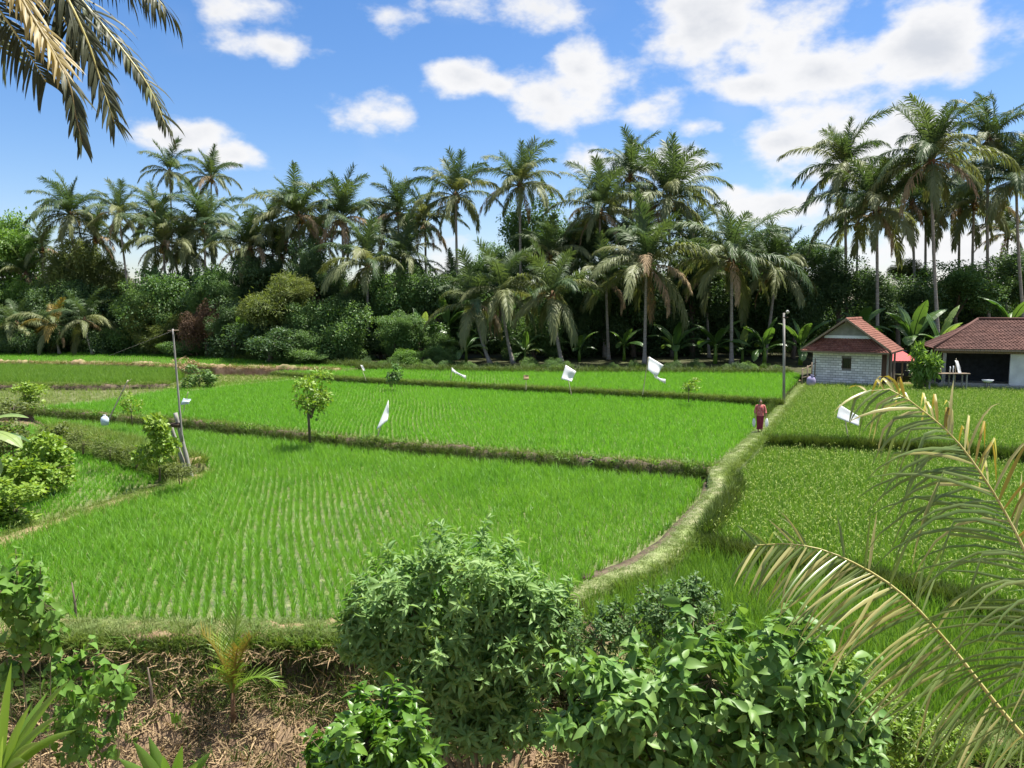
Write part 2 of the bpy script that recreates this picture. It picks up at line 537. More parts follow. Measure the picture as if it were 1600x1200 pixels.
def variants(key, meshes):
    c = bpy.data.collections.new('variants_' + key)
    for i, me in enumerate(meshes):
        o = bpy.data.objects.new(f'{key}_variant', me)
        c.objects.link(o)
    ng = bpy.data.node_groups.new('scatter_' + key, 'GeometryNodeTree')
    ng.interface.new_socket('Geometry', in_out='INPUT', socket_type='NodeSocketGeometry')
    ng.interface.new_socket('Geometry', in_out='OUTPUT', socket_type='NodeSocketGeometry')
    N, L = ng.nodes, ng.links
    gi, go = N.new('NodeGroupInput'), N.new('NodeGroupOutput')
    ci = N.new('GeometryNodeCollectionInfo')
    ci.inputs['Collection'].default_value = c
    ci.inputs['Separate Children'].default_value = True
    ci.inputs['Reset Children'].default_value = True
    ip = N.new('GeometryNodeInstanceOnPoints')
    ip.inputs['Pick Instance'].default_value = True

    def attr(nm, ty):
        a = N.new('GeometryNodeInputNamedAttribute')
        a.data_type = ty
        a.inputs['Name'].default_value = nm
        return a.outputs['Attribute']
    er = N.new('FunctionNodeEulerToRotation')
    L.new(attr('rot', 'FLOAT_VECTOR'), er.inputs[0])
    L.new(gi.outputs[0], ip.inputs['Points'])
    L.new(ci.outputs[0], ip.inputs['Instance'])
    L.new(attr('vid', 'INT'), ip.inputs['Instance Index'])
    L.new(er.outputs[0], ip.inputs['Rotation'])
    L.new(attr('scl', 'FLOAT_VECTOR'), ip.inputs['Scale'])
    L.new(ip.outputs[0], go.inputs[0])
    _var_cols[key] = (ng, len(meshes))


def scatter(name, key, P, label, cat, smin=0.8, smax=1.2, tilt=0.12, scl=None, parent=None, align=None):
    P = np.asarray(P, dtype=np.float32)
    n = len(P)
    me = bpy.data.meshes.new(name)
    me.vertices.add(n)
    me.vertices.foreach_set('co', P.ravel())
    ng, nv = _var_cols[key]
    rot = np.stack([rng.normal(0, tilt, n), rng.normal(0, tilt, n), rng.uniform(0, 2 * math.pi, n)], 1).astype(np.float32)
    if align is not None:
        rot[:, 0] += align[0]
        rot[:, 1] += align[1]
    s = rng.uniform(smin, smax, n)
    sv = np.stack([s, s, s * rng.uniform(0.88, 1.12, n)], 1).astype(np.float32)
    if scl is not None:
        sv *= np.asarray(scl, dtype=np.float32)[:, None]
    me.attributes.new('rot', 'FLOAT_VECTOR', 'POINT').data.foreach_set('vector', rot.ravel())
    me.attributes.new('scl', 'FLOAT_VECTOR', 'POINT').data.foreach_set('vector', sv.ravel())
    me.attributes.new('vid', 'INT', 'POINT').data.foreach_set('value', rng.integers(0, nv, n).astype(np.int32))
    o = obj(name, me, parent)
    md = o.modifiers.new('scatter', 'NODES')
    md.node_group = ng
    return tag(o, label, cat, kind='stuff')


def tuft(seed, n, h, spread, width, lean, mat, segs=2, mats=None, panicle=0, hvar=0.3):
    """A clump of arching blades; panicle adds drooping ears on some tips."""
    r = random.Random(seed)
    V, Fs, mi = [], [], []
    for i in range(n):
        az = r.uniform(0, 2 * math.pi)
        rad = spread * math.sqrt(r.random())
        b = Vector((math.cos(az) * rad, math.sin(az) * rad, -0.02))
        da = az + r.uniform(-0.8, 0.8)
        out = Vector((math.cos(da), math.sin(da), 0))
        hh = h * (1 + r.uniform(-hvar, hvar * 0.6))
        ln = lean * r.uniform(0.3, 1.5)
        side = Vector((-out.y, out.x, 0)) * (width * 0.5)
        side.rotate(Euler((0, 0, r.uniform(-1, 1))))
        k0 = len(V)
        prof = [1.0, 0.9, 0.55] if segs == 2 else [1.0, 0.95, 0.8, 0.5]
        for s in range(segs):
            t = s / segs
            p = b + Vector((0, 0, hh * (t - 0.12 * ln * t * t))) + out * (ln * hh * t * t)
            V += [p - side * prof[s], p + side * prof[s]]
        t = 1.0
        tipdrop = 0.30 * ln
        V.append(b + Vector((0, 0, hh * (1 - tipdrop))) + out * (ln * hh))
        for s in range(segs - 1):
            a = k0 + 2 * s
            Fs.append((a, a + 1, a + 3, a + 2))
            mi.append(0)
        a = k0 + 2 * (segs - 1)
        Fs.append((a, a + 1, a + 2))
        mi.append(0)
        if i < panicle:
            top = V[-1]
            k0 = len(V)
            w = side.normalized() * 0.016
            dr = out * 0.06
            V += [top - w * .3, top + w * .3, top + dr + Vector((0, 0, 0.02)) - w, top + dr + Vector((0, 0, 0.02)) + w, top + dr * 2.3 + Vector((0, 0, -0.07))]
            Fs += [(k0, k0 + 1, k0 + 3, k0 + 2), (k0 + 2, k0 + 3, k0 + 4)]
            mi += [1, 1]
    me = np_mesh('tuft', V, Fs)
    for m in (mats or [mat]):
        me.materials.append(m)
    if mats:
        me.polygons.foreach_set('material_index', np.array(mi, dtype=np.int32))
    return me


variants('rice', [tuft(i, 17, 0.44, 0.038, 0.011, 0.36, M['rice']) for i in range(6)])
variants('rice_far', [tuft(20 + i, 12, 0.38, 0.05, 0.014, 0.36, M['rice_far']) for i in range(5)])
variants('rice_ripe', [tuft(40 + i, 16, 0.80, 0.09, 0.016, 0.30, None, 3, [M['rice_ripe'], M['panicle']], panicle=2) for i in range(6)])
variants('rice_tall', [tuft(60 + i, 16, 0.78, 0.08, 0.014, 0.26, M['rice_ripe'], 3) for i in range(5)])
variants('rice_sparse', [tuft(80 + i, 8, 0.34, 0.06, 0.015, 0.4, M['rice_sparse']) for i in range(4)])
variants('grass', [tuft(100 + i, 14, 0.30, 0.12, 0.014, 0.7, M['grass']) for i in range(5)])
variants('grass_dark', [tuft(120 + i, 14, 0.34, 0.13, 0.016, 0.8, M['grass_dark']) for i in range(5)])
variants('grass_dry', [tuft(170 + i, 12, 0.34, 0.12, 0.012, 1.0, M['straw']) for i in range(4)])
variants('grass_pale', [tuft(140 + i, 18, 0.075, 0.14, 0.010, 1.1, M['grass_pale']) for i in range(5)])


def straw_mesh(seed):
    r = random.Random(seed)
    V, Fs = [], []
    for i in range(9):
        a = r.uniform(0, 2 * math.pi)
        d = Vector((math.cos(a), math.sin(a), r.uniform(-0.15, 0.35)))
        p = Vector((r.uniform(-.15, .15), r.uniform(-.15, .15), r.uniform(0.0, 0.05)))
        ln = r.uniform(0.12, 0.34)
        w = Vector((-d.y, d.x, r.uniform(-.4, .4))).normalized() * r.uniform(0.005, 0.012)
        q = p + d * ln * 0.55 + Vector((0, 0, r.uniform(0, 0.05)))
        e = p + d * ln
        k = len(V)
        V += [p - w, p + w, q - w, q + w, e]
        Fs += [(k, k + 1, k + 3, k + 2), (k + 2, k + 3, k + 4)]
    return np_mesh('straw', V, Fs, M['straw'])


variants('straw', [straw_mesh(200 + i) for i in range(5)])


# ------------------------------------------------------------------ polygons and polylines on the ground
def poly_px(pts, z):
    return [G(x, y, z).xy for x, y in pts]


def inside(poly, X, Y):
    poly = np.array([(p[0], p[1]) for p in poly])
    res = np.zeros(len(X), bool)
    x0, y0 = poly[-1]
    for x1, y1 in poly:
        c = ((y0 > Y) != (y1 > Y)) & (X < (x1 - x0) * (Y - y0) / (y1 - y0 + 1e-12) + x0)
        res ^= c
        x0, y0 = x1, y1
    return res


def smooth_line(pts, step=0.35):
    """Catmull-Rom through 3D points, evenly stepped."""
    P = [Vector(p) for p in pts]
    out = []
    for i in range(len(P) - 1):
        p0, p1, p2, p3 = P[max(i - 1, 0)], P[i], P[i + 1], P[min(i + 2, len(P) - 1)]
        n = max(2, int((p2 - p1).length / step))
        for k in range(n):
            t = k / n
            out.append(0.5 * ((2 * p1) + (p2 - p0) * t + (2 * p0 - 5 * p1 + 4 * p2 - p3) * t * t + (3 * p1 - p0 - 3 * p2 + p3) * t ** 3))
    out.append(P[-1])
    return out


def prism(name, poly, z, depth, mat):
    n = len(poly)
    V = [(p[0], p[1], z) for p in poly] + [(p[0], p[1], z - depth) for p in poly]
    Fs = [tuple(range(n))] + [(i, i + n, (i + 1) % n + n, (i + 1) % n) for i in range(n)]
    me = np_mesh(name, V, Fs, mat)
    bm = bmesh.new()
    bm.from_mesh(me)
    bmesh.ops.recalc_face_normals(bm, faces=bm.faces)
    bm.to_mesh(me)
    bm.free()
    return tag(obj(name, me), kind='structure')


def grid_points(poly, z, row_az, row_gap, in_row, jit, keep=1.0):
    a = np.array([(p[0], p[1]) for p in poly])
    c = a.mean(0)
    rad = np.abs(a - c).max() * 1.5
    u = np.arange(-rad, rad, row_gap)
    v = np.arange(-rad, rad, in_row)
    U, Vv = np.meshgrid(u, v)
    U, Vv = U.ravel(), Vv.ravel()
    # rows bend very slightly, as hand-planted rows do
    U = U + 0.12 * np.sin(Vv * 0.35) + rng.normal(0, jit, len(U))
    Vv = Vv + rng.normal(0, jit * 1.4, len(Vv))
    ca, sa = math.cos(row_az), math.sin(row_az)
    X = c[0] + U * ca + Vv * sa
    Y = c[1] - U * sa + Vv * ca
    ok = inside(poly, X, Y)
    if keep < 1:
        ok &= rng.random(len(X)) < keep
    X, Y = X[ok], Y[ok]
    return np.stack([X, Y, np.full(len(X), z)], 1)


def bund(name, pts, width, height, mat, label=None, seed=0, top_frac=0.5, amp=0.09, step=0.3, skirt=0.7, uneven=0.0):
    """A ridge of earth swept along 3D points (their z is the foot level)."""
    line = smooth_line(pts, step)
    rs = random.Random(seed)
    prof = [(-0.5, -skirt), (-0.48, 0.0), (-0.40, 0.55), (-top_frac / 2, 0.96), (0, 1.0), (top_frac / 2, 0.96), (0.40, 0.55), (0.48, 0.0), (0.5, -skirt)]
    V, Fs = [], []
    n = len(line)
    k = len(prof)
    ph = [rs.uniform(0, 6) for _ in range(4)]
    for i, p in enumerate(line):
        t = (line[min(i + 1, n - 1)] - line[max(i - 1, 0)])
        t.z = 0
        t.normalize()
        s = Vector((t.y, -t.x, 0))
        hv = 1 + uneven * (math.sin(i * 0.23 + ph[3]) * .5 + math.sin(i * 0.61 + ph[1]) * .3 + rs.uniform(-.35, .35))
        wob = amp * (math.sin(i * 0.31 + ph[0]) + math.sin(i * 0.77 + ph[1]))
        for (a, h) in prof:
            hz = h * height * hv if h > 0 else h
            q = p + s * (a * width * (1 + 0.10 * math.sin(i * 0.5 + ph[2])) + wob * 0.5)
            q.z = p.z + hz + (rs.uniform(-amp, amp) * 0.6 if h > 0 else 0)
            q += s * rs.uniform(-amp, amp) * (0.7 if 0 <= h < 0.9 else 0.2)
            V.append(q)
    for i in range(n - 1):
        for j in range(k - 1):
            a = i * k + j
            Fs.append((a, a + 1, a + k + 1, a + k))
    Fs.append(tuple(range(k)))
    Fs.append(tuple((n - 1) * k + j for j in range(k - 1, -1, -1)))
    me = np_mesh(name, V, Fs, mat, True)
    bm = bmesh.new()
    bm.from_mesh(me)
    bmesh.ops.recalc_face_normals(bm, faces=bm.faces)
    bm.to_mesh(me)
    bm.free()
    o = tag(obj(name, me), label=label, kind='structure')
    return line


def along(line, n, half, z=0.0, off=0.0, power=1.0):
    """n random points within half of a line (off shifts sideways: + is to the right of travel)."""
    L = np.array([tuple(p) for p in line])
    seg = np.linalg.norm(np.diff(L[:, :2], axis=0), axis=1)
    cum = np.concatenate([[0], np.cumsum(seg)])
    s = rng.uniform(0, cum[-1], n)
    i = np.clip(np.searchsorted(cum, s) - 1, 0, len(seg) - 1)
    f = ((s - cum[i]) / np.maximum(seg[i], 1e-6))[:, None]
    P = L[i] * (1 - f) + L[i + 1] * f
    T = (L[i + 1] - L[i])[:, :2]
    T /= np.linalg.norm(T, axis=1)[:, None] + 1e-9
    S = np.stack([T[:, 1], -T[:, 0]], 1)
    d = rng.uniform(-1, 1, n)
    d = np.sign(d) * np.abs(d) ** power * half + off
    P[:, :2] += S * d[:, None]
    P[:, 2] += z
    return P


# ------------------------------------------------------------------ the ground sheet
def bank_edge(x):
    """Distance at which the lowest terrace ends above the near slope."""
    t = np.clip((x - 0.5) / 4.0, 0, 1)
    t = t * t * (3 - 2 * t)
    return 15.7 * (1 - t) + 12.4 * t


def bank_top(x):
    t = np.clip((np.asarray(x, float) - 0.3) / 3.2, 0, 1)
    return -0.15 - 0.5 * t * t * (3 - 2 * t)


def ground_z(x, y):
    x, y = np.asarray(x, float), np.asarray(y, float)
    e = bank_edge(x) + 0.25 * np.sin(x * 1.1) + 0.12 * np.sin(x * 2.9 + 1)
    t = np.clip((e - y) / 3.0, 0, 1)
    z = bank_top(x) - (2.45 + bank_top(x)) * (t ** 0.85)
    lump = 0.10 * np.sin(x * 2.3 + y * 1.7) * np.sin(y * 2.9 - x * 0.7) + 0.06 * np.sin(x * 5.1 + 2 * np.sin(y * 3.3)) + 0.05 * np.sin(y * 6.3 + x * 3.1)
    return z + lump * np.where((y < e) & (y > -5), 1.0, 0.0)


def build_ground():
    xs = np.concatenate([[-2500, -900, -300, -120, -60, -40], np.arange(-26, 26.01, 0.3), [40, 60, 120, 300, 900, 2500]])
    ys = np.concatenate([[-200, -60, -20, -5, 0, 4], np.arange(6, 18.01, 0.25), [20, 24, 30, 40, 60, 90, 140, 220, 400, 900, 2500, 5000]])
    X, Y = np.meshgrid(xs, ys)
    Z = ground_z(X, Y)
    nx, ny = len(xs), len(ys)
    idx = np.arange(nx * ny).reshape(ny, nx)
    Fq = np.stack([idx[:-1, :-1], idx[:-1, 1:], idx[1:, 1:], idx[1:, :-1]], -1).reshape(-1, 4)
    me = np_mesh('ground', np.stack([X, Y, Z], -1).reshape(-1, 3), Fq, M['slope'], True)
    tag(obj('ground', me), label='brown soil slope and ground under the terraces', kind='structure')


build_ground()

forest_line = [(-700, 549), (-60, 548), (150, 549), (270, 552), (400, 560), (520, 567), (640, 576), (800, 579), (1000, 580), (1235, 581), (1262, 588), (1900, 588)]
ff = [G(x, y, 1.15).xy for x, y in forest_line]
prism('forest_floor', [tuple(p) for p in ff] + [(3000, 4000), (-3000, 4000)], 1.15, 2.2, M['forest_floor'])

Z_FRONT, Z_MID, Z_BACK = 0.0, 0.55, 0.95
front = poly_px([(50, 655), (165, 668), (300, 678), (490, 700), (700, 721), (900, 739), (1085, 752), (1104, 772), (1094, 806), (1052, 852), (1012, 884), (916, 924),
                 (800, 970), (700, 990), (560, 990), (520, 984), (350, 978), (-150, 975), (-150, 895), (0, 862), (150, 806), (322, 750), (335, 738), (300, 728), (215, 705), (105, 678)], Z_FRONT)
leftf = poly_px([(-160, 880), (0, 842), (120, 796), (262, 752), (195, 724), (105, 702), (60, 668), (-160, 655)], Z_FRONT)
B1 = [(-160, 644), (40, 652), (165, 663), (300, 673), (490, 696), (700, 717), (900, 735), (1070, 747), (1112, 752)]
B2 = [(430, 590), (560, 600), (650, 605), (800, 613), (1000, 623), (1224, 638)]
B4 = [(-200, 606), (0, 608), (150, 609), (266, 606)]
B3 = [(-300, 570), (150, 573), (270, 577), (400, 580), (530, 583)]
B9 = [(1192, 712), (1400, 722), (1650, 744), (1900, 768)]
B10 = [(1092, 874), (1200, 897), (1350, 932), (1500, 970), (1650, 1025), (1900, 1125)]
PATH = [(890, 944, -.22), (930, 925, -.20), (985, 906, -.15), (1030, 882, -.09), (1070, 842, .0), (1103, 800, .12), (1124, 768, .26), (1124, 744, .36), (1146, 722, .42), (1180, 690, .52), (1206, 660, .55),
        (1238, 624, .58), (1256, 603, .60), (1268, 594, .60)]


def edge_of(px, z, back):
    return [G(x, y, z).xy + Vector((0, back)) for x, y in px]


def path_side(i0, i1, off):
    P_ = [G(*p) for p in PATH]
    out = []
    for i in range(i0, i1 + 1):
        t_ = (P_[min(i + 1, len(P_) - 1)] - P_[max(i - 1, 0)]).xy.normalized()
        out.append(P_[i].xy + Vector((t_.y, -t_.x)) * off)
    return out


mid = edge_of(B1[1:], 0.0, .38) + path_side(8, 10, -.44) + poly_px([
               (1214, 642), (1205, 640), (1000, 623), (800, 614), (650, 607), (560, 602), (450, 594), (300, 605), (160, 630), (60, 639)], Z_MID)
back = edge_of(B2, .55, .36) + path_side(11, 12, -.44) + poly_px([(1250, 586), (900, 582), (640, 579), (530, 582)], Z_BACK)
stub = poly_px([(-120, 612), (150, 609), (280, 604), (300, 604), (160, 628), (60, 637), (-160, 646), (-160, 612)], 0.60)
upper_left = edge_of(B4, .60, .42) + poly_px([(290, 592), (275, 581), (150, 577), (-200, 570)], 0.85)
far_left = edge_of(B3, .80, .6) + poly_px([(560, 575), (420, 563), (270, 554), (150, 551), (-300, 550)], 0.95)
fa = path_side(9, 12, .46) + poly_px([(1330, 609), (1900, 609)], 0.35) + edge_of(B9, -.25, .28)[::-1]
fb = path_side(5, 8, .50) + poly_px([(1192, 717), (1400, 727), (1650, 749), (1900, 773)], -0.25) + edge_of(B10, -.50, .25)[::-1]
fc = path_side(1, 4, .46) + poly_px([(1092, 880), (1200, 902), (1350, 937), (1500, 975), (1650, 1030), (1900, 1130), (1900, 1180), (1300, 1130), (1000, 1040), (900, 970)], -0.50)

for nm, pl, z, d in (('front_paddy', front, Z_FRONT, .8), ('left_paddy', leftf, Z_FRONT + 0.006, .8), ('middle_paddy', mid, Z_MID, 1.4), ('back_paddy', back, Z_BACK, 1.8),
                     ('stubble_paddy', stub, 0.60, 1.3), ('upper_left_paddy', upper_left, .85, 1.6), ('far_left_paddy', far_left, .95, 1.8),
                     ('upper_right_paddy', fa, .35, 1.3), ('middle_right_paddy', fb, -.25, .8), ('lower_right_paddy', fc, -.50, .5)):
    prism(nm, pl, z, d, M['mud_water'])

RA = R(-17)


def rice(name, key, poly, z, gap, inrow, label, az=RA, keep=1.0, **kw):
    P = grid_points(poly, z, az, gap, inrow, 0.022, keep)
    scatter(name, key, P, label, 'rice', **kw)
    return P


front_rice = front[:6] + path_side(2, 7, -.70)[::-1] + poly_px([(880, 940), (800, 970), (700, 990), (560, 990), (520, 984), (350, 978), (-150, 975), (-150, 895), (0, 862), (150, 806), (322, 750), (335, 738), (300, 728), (215, 705), (105, 678)], Z_FRONT)
FP = grid_points(front_rice, Z_FRONT, RA, .235, .15, .020)
lush = .5 + .25 * (np.sin(FP[:, 0] * .55 + 1.3) + np.sin(FP[:, 1] * .47 + FP[:, 0] * .21)) + .12 * np.sin(FP[:, 0] * 1.7 - FP[:, 1] * 1.1)
thin = rng.random(len(FP)) < np.where(lush < .35, .10, .02)
FP, lush = FP[~thin], lush[~thin]
scatter('rice', 'rice', FP, 'young green rice planted in rows in the large front paddy', 'rice', .82, 1.15, .13, scl=.90 + .30 * lush)
rice('rice', 'rice_far', leftf, Z_FRONT, 0.24, 0.19, 'light green rice beside the leafy shrubs at left', smin=.7, smax=1.15, keep=.93)
rice('rice', 'rice_far', mid, Z_MID, 0.23, 0.20, 'bright green rice in the middle paddy behind the dark bund', az=R(-8), smin=.8, smax=1.2)
rice('rice', 'rice_far', back, Z_BACK, 0.26, 0.24, 'bright green rice in the back paddy at the foot of the wood', az=R(-4), smin=.9, smax=1.25)
rice('rice', 'rice_sparse', stub, .60, 0.30, 0.28, 'thin pale rice in the half bare strip at left', keep=.6)
rice('rice', 'rice_tall', upper_left, .85, 0.26, 0.24, 'tall rice in the narrow raised paddy at far left', az=R(10), smin=.7, smax=.95)
rice('rice', 'rice_far', far_left, .95, 0.34, 0.32, 'short rice in the farthest strip at left before the trees', az=R(20), smin=.7, smax=1.0)
rice('rice', 'rice_ripe', fa, .35, 0.22, 0.19, 'heading yellowish rice in the paddy before the two houses', az=R(-12), smin=.72, smax=.92)
rice('rice', 'rice_ripe', fb, -.25, 0.23, 0.18, 'heading yellowish rice in the middle paddy right of the path', az=R(-12), smin=.9, smax=1.12)
rice('rice', 'rice_tall', fc, -.50, 0.20, 0.16, 'tall green rice in the lowest paddy below the path', az=R(-10), smin=.9, smax=1.15)

# ------------------------------------------------------------------ bunds and paths
def L3(pts, z):
    return [G(x, y, z) for x, y in pts]


b1 = bund('middle_bund', L3(B1, 0.0), 0.80, 0.58, M['mud'], 'dark earth bund between the front and middle paddies', 1, amp=.13, uneven=.16)
b2 = bund('back_bund', L3(B2, 0.55), 0.8, 0.42, M['mud'], 'grassy bund between the middle and back paddies', 2, amp=.12, uneven=.2)
b3 = bund('dry_bund', L3(B3, 0.80), 1.2, 0.50, M['dry_soil'], 'dry brown earth bund at far left', 3, amp=.2, uneven=.45)
b4 = bund('left_bund', L3(B4, 0.60), 1.0, 0.40, M['mud'], 'bund carrying tall rice at far left', 4, amp=.14, uneven=.2)
b5 = bund('grassy_bank', L3([(85, 690), (150, 705), (215, 722), (270, 740), (300, 747)], 0.0), 1.6, 0.85, M['dry_soil'], 'low bank overgrown with grass behind the leaning pole', 5, amp=.12)
b6 = bund('dirt_path', L3([(-200, 900), (0, 851), (80, 824), (160, 799), (240, 772), (300, 752), (325, 742)], 0.0), 0.8, 0.16, M['dry_soil'], 'dry dirt path on the bund at left', 6, top_frac=.7, amp=.05)
b7 = bund('near_bund', [Vector((x, float(bank_edge(x)) + 0.30, float(bank_top(x)) + 0.03)) for x in (-13, -10, -7.5, -5, -3, -1.5, 0.2, 1.6, 3, 5, 8, 12)], 0.9, 0.28, M['dry_soil'], 'grassy near edge of the front paddy above the slope', 7, top_frac=.7)
b8 = bund('footpath', [G(x, y, z) for x, y, z in PATH], 0.78, 0.24, M['path'], 'pale grassy footpath curving between the paddies to the houses', 8, top_frac=.78, amp=.035, step=.25)
path_edge = [Vector((p.x, p.y, .0)) for p in path_side(4, 7, .60)]
bund('ditch_edge', [Vector((p.x, p.y, -.05)) for p in path_side(1, 7, -.48)], .42, .12, M['mud'], 'dark wet mud edge between the front paddy and the footpath', 12, amp=.03, top_frac=.8)
b9 = bund('upper_right_bund', L3(B9, -0.25), 0.6, 0.62, M['mud'], None, 9)
b10 = bund('lower_right_bund', L3(B10, -0.50), 0.6, 0.30, M['mud'], None, 10)

gp = [along(b1, 1300, .34, .50, off=-.1), along(b3, 2000, .6, .38), along(b7, 1500, .10, .05, off=.42), along(b2, 2200, .42, .40), along(b4, 900, .45, .36), along(b7, 350, .45, .2), along(b6, 700, .5, .06), along(b5, 1500, .7, .6), along(b8, 1400, .12, .12, off=.38)]
scatter('grass', 'grass', np.concatenate(gp), 'loose green grass growing along the bunds', 'grass', .55, 1.25, .3)
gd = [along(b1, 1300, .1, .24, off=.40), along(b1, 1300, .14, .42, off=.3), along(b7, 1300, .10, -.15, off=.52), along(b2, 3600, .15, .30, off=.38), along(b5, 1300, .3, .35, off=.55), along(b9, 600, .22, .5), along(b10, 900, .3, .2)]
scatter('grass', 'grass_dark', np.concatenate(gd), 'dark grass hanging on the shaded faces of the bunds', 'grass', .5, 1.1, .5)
# tall grass and weeds on the overgrown bank, and the shaggy edge of the near terrace
tall = [along(b5, 1500, .66, .6), along(b5, 600, .2, .2, off=.7)]
scatter('grass', 'grass', np.concatenate(tall), 'tall weedy grass on the bank and the near terrace edge', 'grass', 1.1, 2.0, .35)
variants('dark_edge_tuft', [tuft(220 + i, 15, 0.70, 0.12, 0.018, 0.34, M['grass_dark'], 3) for i in range(4)])
scatter('grass', 'dark_edge_tuft', np.concatenate([along(b9, 1700, .20, .45, off=.1), along(b10, 2300, .24, .15, off=.1), along(path_edge, 500, .16, .0)]), 'dark tufts added as the shade on the sides of the right-hand rice', 'grass', .8, 1.15, .15)  # added strip: the shade on the rice stand's side is put into its colour
pp = [along(b8, 6000, .34, .235), along(b7, 5000, .34, .285), along(b7, 3500, .46, .20)]
scatter('grass', 'grass_pale', np.concatenate(pp), 'short pale mown grass on the footpath and the near edge', 'grass', .6, 1.1, .2)


def slope_pts(n, y0, y1, x0=-13, x1=9):
    x = rng.uniform(x0, x1, n)
    e = bank_edge(x)
    y = e - rng.uniform(y0, y1, n)
    return np.stack([x, y, ground_z(x, y) + 0.01], 1)


scatter('straw', 'straw', np.concatenate([slope_pts(5200, .35, 6.0), along(b7, 700, .12, -.1, off=.55), along(b3, 3000, .65, .35)]), 'dry cut straw lying on the brown slope', 'straw', .7, 1.5, .35)
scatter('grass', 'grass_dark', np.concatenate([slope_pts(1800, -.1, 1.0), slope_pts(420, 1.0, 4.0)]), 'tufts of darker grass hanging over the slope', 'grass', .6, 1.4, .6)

scatter('grass', 'grass_dry', slope_pts(700, .2, 4.5), 'withered tan grass tufts on the brown slope', 'grass', .6, 1.6, .7)

variants('weed', [tuft(240 + i, 9, 0.20, 0.10, 0.045, 1.0, M['vine']) for i in range(4)])
scatter('weeds', 'weed', np.concatenate([slope_pts(260, .3, 4.5), along(b7, 160, .3, .1, off=.3), along(b1, 260, .3, .55), along(b5, 200, .6, .6)]), 'small green weeds on the brown slope and the bunds', 'weeds', .6, 1.7, .4)

verge = poly_px([(270, 586), (400, 588), (540, 588), (445, 594), (360, 602), (300, 610), (262, 606)], .72)
prism('grass_verge', verge, .72, 1.4, M['verge'])
VP = grid_points(verge, .72, 0, .30, .30, .08)
scatter('grass', 'grass', VP, 'rough grass on the verge round the rounded bush on the dry bund', 'grass', .6, 1.2, .3)
scatter('grass', 'dark_edge_tuft', np.concatenate([along([Vector((p.x, p.y, .75)) for p in path_side(10, 12, -.55)], 160, .2, .0), along(b2[-14:], 160, .2, .2, off=.4)]), 'dark leaves at the corner of the back paddy by the person', 'grass', .5, .8, .2)

# ------------------------------------------------------------------ palms
def leaflet_geo(P, T, U, S, side, length, width, sweep, lift, grav, segs, r, kink=None, fold=0.0):
    d = (S * side * math.cos(sweep) + T * math.sin(sweep)) * math.cos(lift) + U * math.sin(lift)
    d.normalize()
    p = Vector(P)
    V, Fs = [], []
    st = length / segs
    prof = {2: [.75, 1.0, 0], 3: [.6, 1.0, .7, 0], 4: [.5, 1.0, .9, .55, 0], 5: [.5, .95, 1.0, .8, .5, 0], 6: [.5, .9, 1.0, .9, .7, .4, 0]}[segs]
    for s in range(segs + 1):
        wv = T - d * T.dot(d)
        if wv.length < 0.1:
            wv = U - d * U.dot(d)
        wv.normalize()
        w = width * 0.5 * prof[s]
        if s == segs:
            V.append(p.copy())
        elif fold:
            nrm = d.cross(wv)
            V += [p - wv * w + nrm * (fold * w), p.copy(), p + wv * w + nrm * (fold * w)]
        else:
            V += [p - wv * w, p + wv * w]
        g = grav * (0.35 + 1.3 * s / segs)
        if kink is not None and s == kink:
            g = 2.6
        d = (d + Vector((0, 0, -g))).normalized()
        p = p + d * st
    k = 3 if fold else 2
    for s in range(segs - 1):
        for q in range(k - 1):
            a = s * k + q
            Fs.append((a, a + 1, a + k + 1, a + k))
    for q in range(k - 1):
        a = (segs - 1) * k + q
        Fs.append((a, a + 1, len(V) - 1))
    return V, Fs


def frond_mesh(name, seed, a0, a1, length=4.9, n=78, leaf=0.94, width=0.062, grav=0.35, power=1.25, mat=None, sparse=0.0, twist=0.0):
    """A whole feather leaf along +X from the origin (far palms)."""
    r = random.Random(seed)
    K = 14
    pts = [Vector((0, 0, 0))]
    az = 0.0
    for i in range(K):
        t = (i + 0.5) / K
        el = R(a0 + (a1 - a0) * t ** power)
        az += r.uniform(-0.03, 0.03)
        pts.append(pts[-1] + Vector((math.cos(el) * math.cos(az), math.cos(el) * math.sin(az), math.sin(el))) * (length / K))
    mb = MB()
    mb.tube(pts[::2], [0.055 * (1 - 0.85 * i / 7) for i in range(8)], 4, False)
    for i in range(n):
        t = 0.13 + 0.87 * (i + 0.5) / n
        f = t * K
        k = min(int(f), K - 1)
        P = pts[k].lerp(pts[k + 1], f - k)
        T = (pts[min(k + 2, K)] - pts[max(k - 1, 0)]).normalized()
        U = (Vector((0, 0, 1)) - T * T.z)
        if U.length < 0.15:
            U = Vector((-1, 0, 0.2)) - T * T.dot(Vector((-1, 0, 0.2)))
        U.normalize()
        S = T.cross(U)
        ang = twist * t + r.uniform(-.08, .08)
        S, U = S * math.cos(ang) + U * math.sin(ang), U * math.cos(ang) - S * math.sin(ang)
        ll = leaf * (0.45 + 0.75 * math.sin(math.pi * (0.12 + 0.80 * t) ** 0.9)) * r.uniform(.85, 1.1)
        for side in (-1, 1):
            if r.random() < sparse:
                continue
            V, Fs = leaflet_geo(P, T, U, S, side, ll * r.uniform(.9, 1.08), width * r.uniform(.8, 1.2), R(28 + 34 * t) + r.uniform(-.14, .14), R(14) + r.uniform(-.2, .2), grav * r.uniform(.6, 1.4), 3, r)
            mb.add(V, Fs)
    me = mb.mesh(name, mat)
    return me


